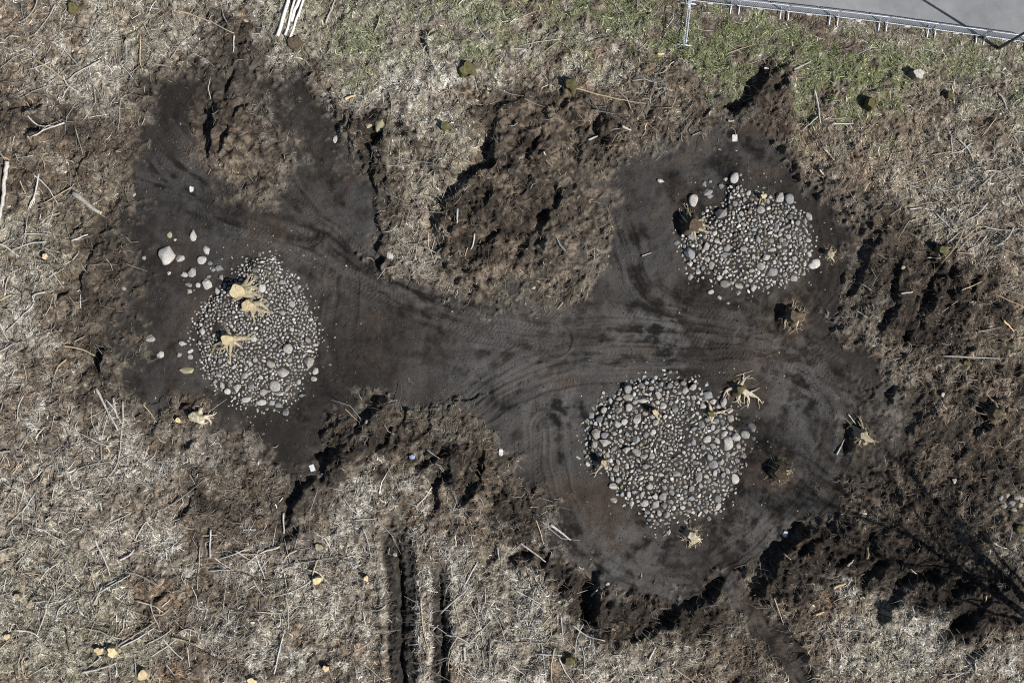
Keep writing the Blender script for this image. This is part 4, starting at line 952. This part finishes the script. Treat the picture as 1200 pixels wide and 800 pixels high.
# traced stones: x, y, half-width, half-height (px), turn deg, kind, zone
ST = [
 # strewn stones above and left of the left cairn
 (195,299,10,11.5,10,'b','large pale boulder in the peat above and left of the left cairn'),(211,303,5.5,4.5,0,'p',''),(226,276,5,7,20,'p',''),(199,275,3.4,4,0,'o',''),(205,281,2,2,0,'p',''),(242,293,4,5.5,-30,'p',''),(237,305,6,5,0,'p',''),(246,308,3,2.5,0,'s',''),(257,314,5,4.5,30,'s',''),(225,319,5,6,0,'s',''),(216,322,5,3.5,10,'s',''),(242,332,5.5,7,-25,'p',''),(232,334,3,3,0,'p',''),(221,334,4.5,2.8,0,'s',''),(222,341,3.5,2.5,30,'s',''),(198,320,2.2,2.2,0,'p',''),(254,341,3.5,5,0,'s',''),(169,302,2.6,2.6,0,'s',''),(259,325,3,4,-30,'s',''),(250,316,3,2.5,0,'s',''),(245,324,3,2,0,'s',''),(176,396,6,4.5,0,'s',''),(214,402,5,3.6,20,'p',''),(188,415,4.5,4.5,0,'p',''),(210,416,3.2,3,0,'s',''),(223,411,4,2.5,-30,'p',''),(223,418,3.4,2.8,0,'s',''),(219,434,8.5,4.5,-8,'o',''),(237,388,3.5,4.5,0,'p',''),
 (252,446,3.5,3.5,0,'s',''),(260,451,4,5.5,0,'s',''),(267,458,4.5,4,0,'p',''),(278,454,5,6.5,10,'s',''),(270,447,3,3,0,'s',''),(289,468,6.5,3.6,-10,'p',''),(294,451,4,5,0,'s',''),(309,459,5.5,5,0,'s',''),(306,471,6.5,4,5,'p',''),(318,472,4,3.8,0,'s',''),(326,474,4,3.5,0,'s',''),(322,452,7,6.5,0,'s',''),(327,461,6.5,3.2,-12,'p',''),(331,436,8,6,0,'s',''),(336,455,3.5,4,0,'s',''),(316,426,6.5,5,0,'s',''),(338,408,6.5,6.5,0,'s',''),(362,424,6,8,5,'s',''),(370,435,4,4.5,20,'p',''),(368,444,4.5,3,20,'p',''),(335,482,4,5,15,'s',''),(354,463,4.5,2.4,0,'s',''),(350,447,3,3.5,0,'s',''),(306,338,5,6,0,'p',''),(297,396,3.6,4.5,0,'p',''),(342,356,4.5,3.6,30,'s',''),(346,340,3.4,5,0,'s',''),(331,366,4.5,3.5,0,'s',''),(350,336,2.6,2.6,0,'p',''),(360,398,4,4,0,'s',''),
 # upper right cairn
 (861,209,5.5,8,10,'p',''),(850,210,2.6,2.6,0,'s',''),(868,205,1.8,1.8,0,'s',''),(813,235,6,7.5,-10,'p',''),(829,225,6,4,-20,'s',''),(832,230,4,3,0,'s',''),(825,215,2.8,3.2,0,'s',''),(832,213,2.4,2,0,'s',''),(914,232,5,6.8,10,'s',''),(925,233,5.5,6,0,'s',''),(948,254,3.4,5.5,-20,'p',''),(943,259,3,4.4,0,'s',''),(845,251,7,6.5,0,'s',''),(809,297,7.5,7,0,'g',''),(811,277,6,4.6,0,'s',''),(809,309,4.8,3.6,0,'p',''),(809,324,3.6,4.4,0,'s',''),(850,333,7,4.5,15,'s',''),(866,334,5.5,4,20,'s',''),(883,337,4,5,0,'s',''),(954,309,8,6,-15,'p',''),(904,319,7,6,0,'s',''),(930,325,4.5,4.5,0,'s',''),(833,342,4,2.6,-20,'s',''),(843,349,2.6,2.6,0,'p',''),(853,355,2.2,1.8,0,'s',''),(865,343,3,3,0,'s',''),(886,225,4,3,0,'s',''),(935,261,3.4,3.4,0,'s',''),(899,336,4,3,0,'s',''),(793,284,4,3.4,0,'s',''),(834,311,4,5,0,'s',''),(818,318,3,3.4,0,'p',''),(843,325,4,4,0,'s',''),(852,290,4.6,4.6,0,'s',''),(898,302,5,4,0,'s',''),(871,291,4.5,3.2,0,'s',''),
 # lower cairn
 (736,456,5,5,0,'s',''),(736,466,6,4.5,-5,'s',''),(753,469,7.5,3,-3,'p',''),(725,481,4.4,4.6,0,'s',''),(723,497,5.6,5,0,'s',''),(732,494,4.4,4.4,0,'p',''),(709,518,7.5,5.5,20,'s',''),(699,508,6,6.8,-30,'s',''),(709,510,5,3.8,0,'g',''),(747,490,4.4,6.4,25,'p',''),(757,509,4,4.4,0,'s',''),(765,506,4,3.6,-20,'p',''),(852,520,7,9.5,-15,'p',''),(862,512,6,5,-10,'p',''),(873,509,6,4.6,10,'s',''),(881,501,5,6,0,'s',''),(856,490,5,4.6,30,'s',''),(855,481,4.4,3.4,0,'s',''),(831,535,4.6,4.8,0,'s',''),(829,514,6,4.6,-30,'s',''),(812,454,5,5.4,-20,'s',''),(803,457,4.4,4.8,0,'s',''),(801,450,4,4,0,'s',''),(719,569,6,3.8,10,'p',''),(725,562,4.4,4,0,'s',''),(755,589,5.4,4.4,0,'s',''),(768,591,6,5,-20,'s',''),(777,581,4.4,5,30,'s',''),(841,584,4.6,4.4,0,'s',''),(719,586,4.4,3.6,0,'s',''),(778,592,4,4,0,'s',''),(703,533,4.4,3,0,'s',''),(688,543,4,3,20,'p',''),(708,480,4.6,4,-30,'s',''),(734,527,5,5,0,'s',''),(744,471,3.6,3,0,'s',''),(703,491,5,4,-30,'s',''),(791,478,4,5,0,'s',''),(757,546,5,3.6,0,'s',''),(848,471,4,6,0,'s',''),(696,521,4,5,0,'s',''),(865,522,3,3.6,0,'s',''),(737,579,3,4,0,'s',''),(787,577,3.4,4,0,'s',''),
 # lone stones
 (445,147,6.5,8.5,25,'o','round tan boulder in the dark bank at the left side of the litter tongue'),(432,147,4,3.4,0,'o',''),(456,299,5,5.5,0,'p',''),(393,163,3,5,10,'p',''),(1159,68,4.6,3.2,0,'b','whitish stone in the grass below the lamp post'),(577,5,2.4,4,0,'o',''),(961,64,2.6,2.4,0,'p',''),(463,649,2.8,2.4,30,'p',''),(774,212,4.5,2.6,20,'p',''),(712,684,2.6,2.4,0,'p',''),(430,494,3,3,0,'s',''),(1059,313,3,2.6,0,'o',''),(707,460,2,2,0,'s',''),(551,341,3,2,0,'p',''),(625,337,3,2.2,-30,'p',''),(157,228,2.2,2.4,0,'s',''),(145,338,3,3.4,0,'s',''),(1105,462,2.4,3,0,'p',''),(1119,563,4,4,20,'p',''),
 # small pile at the right edge
 (1176,593,5.5,5.5,0,'s','P'),(1186,590,4.5,4,0,'s','P'),(1192,581,4.2,4.2,0,'s','P'),(1180,580,3.6,3.6,0,'s','P'),(1173,583,3,3.4,0,'g','P'),(1195,592,4,3.4,0,'o','P'),(1188,597,3.4,3,0,'s','P'),(1198,585,3.6,3.6,0,'s','P'),(1203,596,4.5,4,0,'s','P'),(1183,587,2.8,2.8,0,'g','P'),
]
KW = {'b': "pale", 'p': "pale", 's': "grey", 'o': "olive-tan", 'g': "dark grey"}
M_STONE_D = noise_mat("dark_stone", (.15,.15,.155), (.27,.27,.28), 7, .8, (30, .5, .02), .1)
M_STONE_P = noise_mat("pale_stone", (.22,.205,.18), (.52,.50,.46), 3.2, .8, (30, .5, .02), .12)
M_STONE_W = noise_mat('warm_stone', (.135,.12,.10), (.40,.375,.335), 3.2, .8, (30, .5, .02), .28)
M_STONE_R = noise_mat('reddish_stone', (.14,.12,.11), (.37,.345,.325), 3.2, .8, (30, .5, .02), .25)
M_STONE_C = noise_mat('cool_stone', (.085,.085,.085), (.29,.29,.285), 3.2, .8, (30, .5, .02), .25)
KM = {'s1': M_STONE_W, 's2': M_STONE_R, 's3': M_STONE_C, 'b': M_BOULDER, 'p': M_STONE_P, 's': M_STONE, 'o': M_STONE_OLIVE, 'g': M_STONE_D}
placed = []       # x, y, r in px
def zone(px, py):
    for k, n in (('left', "left cairn"), ('upper', "upper right cairn"), ('lower', "lower cairn")):
        r = float(cairn_r(k, np.array(px, float), np.array(py, float)))
        if r < 1.12: return k, n, r
    return None, None, 9
def stone_obj(px, py, a, b, turn, key, pi):
    proto = PROTO[pi]
    if key == 's': key = ('s', 's', 's1', 's2', 's3')[int(px*7.3+py*3.1) % 5]
    me = MESHES.setdefault((pi, key), None)
    if me is None:
        me = proto.copy(); me.materials.clear(); me.materials.append(KM[key]); MESHES[(pi, key)] = me
    big = max(a, b) > 8.5
    o = bpy.data.objects.new("boulder" if big else "stone", me); COL.objects.link(o)
    h = (a+b)/2*S*random.uniform(.46, .66)
    p = W(px, py, h*.22)
    o.location = p; o.scale = (a*S*1.03, b*S*1.03, h)
    o.rotation_euler = (random.uniform(-.18, .18), random.uniform(-.18, .18), math.radians(-turn))
    o["category"] = "boulder" if big else "stone"
    return o
MESHES = {}
N_IND = 300
def sector(k, px, py, r):
    cx, cy = CAIRNS[k][:2]
    if r < .5: return "in the middle of"
    a = math.degrees(math.atan2(cy-py, px-cx)) % 360
    names = ["right side", "upper right side", "top side", "upper left side", "left side", "lower left side", "bottom side", "lower right side"]
    return ("on the " if r < .85 else "on the outer ")+names[int((a+22.5)//45) % 8]+" of"
def label_stone(o, px, py, a, b, key, lab):
    big = "large" if max(a, b) >= 6 else ("mid-sized" if max(a, b) >= 4.2 else "small")
    el = max(a, b)/min(a, b)
    shp = "elongated " if el > 1.55 else ("oval " if el > 1.25 else "rounded ")
    k, n, r = zone(px, py)
    if lab == 'P':
        want_label(o, big+" "+KW[key]+" "+shp+"cobble", px, py, "stones of the small cobble pile", skip=()); return
    if lab:
        o["label"] = lab; o["group"] = "lone stones"; return
    if k:
        L = big+" "+KW[key]+" "+shp+"stone "+sector(k, px, py, r)+" the "+n
        STONE_LABELS.setdefault((L, "stones of the "+n), []).append((px, py, o))
    else:
        want_label(o, big+" "+KW[key]+" "+shp+"stone", px, py, "lone stones", skip=())
STONE_LABELS = {}
def settle_stone_labels():
    for (L, g), items in STONE_LABELS.items():
        if len(items) in (2, 3):
            xs = [i[0] for i in items]; ys = [i[1] for i in items]
            if max(xs)-min(xs) >= max(ys)-min(ys): items.sort(key=lambda i: i[0]); w = ["leftmost ", "middle ", "rightmost "]
            else: items.sort(key=lambda i: i[1]); w = ["topmost ", "middle ", "lowest "]
            if len(items) == 2: w = [w[0], w[2]]
            for it, s in zip(items, w): it[2]["label"] = s+L; it[2]["group"] = g
        else:
            for it in items: it[2]["label"] = L; it[2]["group"] = g
cand = []
for i, (px, py, a, b, turn, key, lab) in enumerate(ST):
    cand.append((px, py, a, b, turn, key, lab, i % 14)); placed.append((px, py, (a+b)/2))
# fill each cairn with packed stones of falling size
KEEPOUT = [(281,341,8),(290,357,7),(268,396,9),(248,338,9),(255,385,7),(766,482,4),(757,477,6),(707,541,5),(698,534,7),(833,483,6),(812,264,8),(797,262,9),(893,231,3)]
NA = fbm(X, Y, 1.6, 2, 700); NB = fbm(X, Y, .7, 2, 720)
CE = np.full_like(X, -99.)
for k in CAIRNS: CE[cd[k]] = np.maximum(CE[cd[k]], sdf(CAIRN_POLY[k], PX[cd[k]], PY[cd[k]]))
AXl = (AX/S+600); AYl = 400-AY/S
def cell(px, py):
    x, y = (px-600)*S, (400-py)*S
    return int(np.searchsorted(AY, y)), int(np.searchsorted(AX, x))
FILL = {'left': (2300, 1.27, .33, 1.25), 'upper': (1150, 1.58, .38, 1.2), 'lower': (1500, 1.62, .44, 1.2)}
small = []
for k, (cnt, mean, sg, rmax) in FILL.items():
    cx, cy, rx, ry, ang, _ = CAIRNS[k]; rg = np.random.default_rng(len(k)*7+1)
    rad = np.sort(np.clip(mean*np.exp(rg.normal(0, sg, cnt)), 1.1, 6))[::-1]
    arr = np.zeros((len(placed)+cnt, 3)); arr[:len(placed)] = placed; m = len(placed)
    for r in rad:
        for _ in range(26):
            t = rg.random()*2*math.pi; q = math.sqrt(rg.random())*rmax
            px = cx+(q*rx+12)*math.cos(t) if False else cx+q*rx*math.cos(t); py = cy+q*ry*math.sin(t)
            cj, ci = cell(px, py); n = float(NA[cj, ci]); n2_ = float(NB[cj, ci])
            if CE[cj, ci] < 9*n+5*n2_+abs(rg.normal())*3-3.5 - (9 if rg.random() < .04 else 0): continue
            if k == 'lower':
                soil = math.exp(-((px-795)/40)**2-((py-490)/30)**2)*.85+math.exp(-((px-775)/64)**2-((py-540)/26)**2)*.7+math.exp(-((px-835)/26)**2-((py-560)/40)**2)*.4
                if rg.random() < min(.92, soil*(.50 if r < 2.1 else 1.0))+max(0, n2_)*.8+.1: continue
            elif rg.random() < max(0, n2_)*1.5: continue
            if any((px-kx)**2+(py-ky)**2 < kr*kr for kx, ky, kr in KEEPOUT): continue
            d2 = (arr[:m, 0]-px)**2+(arr[:m, 1]-py)**2
            if np.all(d2 > ((arr[:m, 2]+r)*.97)**2):
                arr[m] = (px, py, r); m += 1; break
    for px, py, r in arr[len(placed):m]:
        e = math.exp(rg.normal(0, .16)); small.append((px, py, r*e, r/e, rg.random()*180, 's' if rg.random() < .72 else ('p' if rg.random() < .7 else 'g'), '', int(rg.integers(14))))
    placed = [tuple(a) for a in arr[:m]]
small.sort(key=lambda t: -t[2]*t[3])
n_more = max(0, N_IND-len(cand))
for (px, py, a, b, turn, key, lab, pi) in cand+small[:n_more]:
    o = stone_obj(px, py, a, b, turn, key, pi); label_stone(o, px, py, a, b, key, lab)
rest = small[n_more:]
# loose pebbles on the peat
for _ in range(260):
    k = random.choice(list(CAIRNS)); cx, cy, rx, ry, _, _ = CAIRNS[k]; t = random.random()*6.283; q = random.uniform(1.0, 1.35)
    if random.random() < .4: px, py = random.uniform(150, 1150), random.uniform(100, 700)
    else: px, py = cx+q*rx*math.cos(t), cy+q*ry*math.sin(t)
    ix = int(np.clip(np.searchsorted(AX, (px-600)*S), 0, len(AX)-1)); iy = int(np.clip(np.searchsorted(AY, (400-py)*S), 0, len(AY)-1))
    if mS[iy, ix] < .5: continue
    r = random.uniform(.5, 1.25); rest.append((px, py, r*1.15, r*.9, random.random()*180, 's', '', random.randrange(14)))
# lighter version of the same shapes for the small ones
def decim(seed):
    rg = random.Random(seed); bm = bmesh.new(); bmesh.ops.create_icosphere(bm, subdivisions=2, radius=1)
    planes = [(Vector((rg.gauss(0, 1), rg.gauss(0, 1), rg.gauss(0, 1))).normalized(), rg.uniform(.6, .9)) for _ in range(8)]
    for v in bm.verts:
        c = v.co.copy()
        for n, d in planes:
            e = c.dot(n)-d
            if e > 0: c -= n*e*.9
        v.co = c
    co = np.array([v.co[:] for v in bm.verts], np.float32); co /= np.abs(co).max(0)
    fa = np.array([[v.index for v in f.verts] for f in bm.faces], np.int32); bm.free(); return co, fa
def hull_low(seed):
    bm = hull_stone(seed, .08)
    bm.verts.index_update()
    co = np.array([v.co[:] for v in bm.verts], np.float32); fa = np.array([[v.index for v in f.verts] for f in bm.faces], np.int32); bm.free(); return co, fa
lows = [hull_low(900+i) for i in range(14)]
COs, FAs, CCs, off = [], [], [], 0
for (px, py, a, b, turn, key, lab, pi) in rest:
    co, fa = lows[pi]; h = (a+b)/2*S*random.uniform(.50, .72)
    m = np.array((Euler((random.uniform(-.3, .3), random.uniform(-.3, .3), math.radians(turn))).to_matrix()))
    p = W(px, py, h*.22)
    COs.append((co*np.array([a*S, b*S, h]))@m.T+np.array(p)); FAs.append(fa+off); off += len(co)
    g = random.uniform(.16, .36) if key != 'g' else random.uniform(.10, .18)
    if key == 'p': g = random.uniform(.32, .48)
    wv = random.uniform(-.02, .028)*g/.3
    CCs.append(np.tile(np.array([g+wv+.008, g, g-wv*.9-.026]), (len(co), 1)))
o = link("cairn_cobbles", np_mesh("cairn_cobbles", np.concatenate(COs), np.concatenate(FAs), False, np.concatenate(CCs)), M_STONE_STUFF)
tag(o, "countless small grey cobbles packed between the larger stones of the three cairns", "cobbles", None, "stuff")

settle_labels(); settle_stone_labels()

# ------------------------------------------------------------------ litter, twigs, grass, root hairs: uncountable stuff
def mask_at(M, x, y):
    i = np.clip(np.searchsorted(AX, x)-1, 0, len(AX)-1); j = np.clip(np.searchsorted(AY, y)-1, 0, len(AY)-1)
    return M[j, i]
def strips(name, n, mask, lens, wids, cols, mat, label, cat, lift=(.0, .04), tilt=.25, vee=False, up=None, seed=0, sdirx=None, local=0):
    rg = np.random.default_rng(seed)
    x = rg.uniform(-24.4, 24.4, n*3); y = rg.uniform(-16.6, 16.6, n*3)
    keep = rg.random(n*3) < mask_at(mask, x, y); x = x[keep][:n]; y = y[keep][:n]; n = len(x)
    L = np.exp(rg.normal(math.log(lens[0]), lens[1], n)).clip(lens[0]*.3, lens[0]*4); w = np.exp(rg.normal(math.log(wids[0]), wids[1], n))*.5
    a = 7*fbm(x, y, 1.5, 2, 800+seed)+rg.normal(0, .9, n)+math.pi*(rg.random(n) < .5)
    dx, dy = np.cos(a), np.sin(a); bend = rg.normal(0, .16, n)*L
    if up is None:
        z0 = hz(x, y)+rg.uniform(lift[0], lift[1], n); x1 = x+dx*L; y1 = y+dy*L
        z1 = .5*hz(x1, y1)+.5*z0+rg.normal(0, tilt, n)*L*.35
        z1 = np.maximum(z1, hz(x1, y1)-.02)
        xm, ym = (x+x1)/2-dy*bend, (y+y1)/2+dx*bend; zm = np.maximum((z0+z1)/2+rg.uniform(0, .04, n), hz(xm, ym))
    else:
        z0 = hz(x, y)-.02; e = rg.uniform(up[0], up[1], n)
        x1 = x+dx*L*np.cos(e); y1 = y+dy*L*np.cos(e); z1 = z0+L*np.sin(e)
        xm, ym = (x+x1)/2-dx*L*.06, (y+y1)/2-dy*L*.06; zm = z0+(z1-z0)*.66
    sxv, syv = -dy*w, dx*w
    sec = []
    for (cx, cy, cz, t) in ((x, y, z0, 1.), (xm, ym, zm, .9), (x1, y1, z1, .45)):
        if vee:
            sec += [np.stack([cx-sxv*t, cy-syv*t, cz-w*.8*t], -1), np.stack([cx, cy, cz+w*.6*t], -1), np.stack([cx+sxv*t, cy+syv*t, cz-w*.8*t], -1)]
        else:
            sec += [np.stack([cx-sxv*t, cy-syv*t, cz], -1), np.stack([cx+sxv*t, cy+syv*t, cz], -1)]
    k = len(sec); co = np.stack(sec, 1).reshape(-1, 3)
    if vee: q = np.array([[0,1,4,3],[1,2,5,4],[3,4,7,6],[4,5,8,7]])
    else: q = np.array([[0,1,3,2],[2,3,5,4]])
    fa = (q[None]+(np.arange(n)*k)[:, None, None]).reshape(-1, 4)
    cc = np.array(cols)[rg.integers(0, len(cols), n)]*np.exp(rg.normal(0, .28, (n, 1)))
    if local:
        ii = np.clip(np.searchsorted(AX, x)-1, 0, len(AX)-1); jj = np.clip(np.searchsorted(AY, y)-1, 0, len(AY)-1)
        own = colr[jj, ii]*np.exp(rg.normal(.20, .62, (n, 1)))
        cc = own*local+cc*(1-local)
    o = link(name, np_mesh(name, co, fa, False, np.repeat(cc.clip(0, .75), k, 0)), mat)
    tag(o, label, cat, None, "stuff")
mlit = np.clip((1-mS)*(1-.85*mR)*(1-.75*spill)*(1-.95*mRut)*(1-.8*dk), 0, 1)*np.clip(.8+1.6*n2, .12, 1)
road_side = ((PY-(PX-808)*0.122) < 2) & (PX > 600)
mlit = np.where(road_side, 0, mlit); mLg = np.where(road_side, 0, np.clip(mG*.75*np.clip(.6+2.6*n2+1.5*n6, .03, 1.2), 0, 1))
slash = np.zeros_like(X)
for (bx, by, rx, ry) in [(60,620,130,170),(30,320,60,90),(1150,260,80,90),(330,640,70,40),(620,740,60,60),(700,780,90,40),(560,700,60,90),(240,720,80,70),(640,620,30,30)]:
    slash = np.maximum(slash, np.exp(-((PX-bx)/rx)**2-((PY-by)/ry)**2))
slash *= np.clip(.5+3*n2, 0, 1.3)
TAN = [(.33,.28,.20),(.40,.35,.27),(.24,.19,.13),(.17,.13,.09),(.29,.24,.17),(.46,.42,.35)]
strips("dead_grass", 200000, mlit, (.13, .5), (.020, .4), TAN, M_LITTER, "matted tan dead grass and needles covering the undisturbed ground", "dead grass", seed=1, local=.82)
strips("twig_litter", 26000, mlit*np.clip(.16+.5*pm_+.6*slash, 0, 1), (.46, .6), (.027, .35), [(.42,.40,.37),(.32,.30,.27),(.52,.50,.47),(.22,.20,.17),(.10,.09,.075),(.06,.05,.042)], M_LITTER, "fine grey twigs of logging slash strewn over the litter", "twigs", (.02, .10), .35, True, seed=2, local=.3)
strips("green_grass", 70000, mLg, (.15, .35), (.024, .3), [(.080,.115,.034),(.110,.142,.048),(.17,.175,.08),(.26,.23,.13),(.065,.09,.03)], M_LITTER, "short green grass tufts along the road verge", "grass", up=(.35, 1.2), seed=3)
strips("root_hairs", 9000, np.clip(mR+.35*spill+1.2*mH+.8*mnd, 0, 1)*(1-.6*mS*(1-mH)), (.22, .5), (.016, .35), [(.10,.075,.05),(.18,.14,.095),(.06,.045,.03),(.30,.25,.18)], M_LITTER, "torn brown rootlets sticking out of the turned spoil", "rootlets", (.0, .06), .5, True, seed=4, local=.45)
strips("soil_crumbs", 15000, np.clip(mS+.8*mR+spill, 0, 1)*np.clip(.5+2*n2, .1, 1), (.055, .5), (.030, .4), [(.06,.05,.042),(.05,.042,.035),(.11,.095,.078),(.075,.065,.055)], M_LITTER, "bits of root and crumbs of soil scattered on the rolled peat", "crumbs", (.0, .01), .1, True, seed=5)
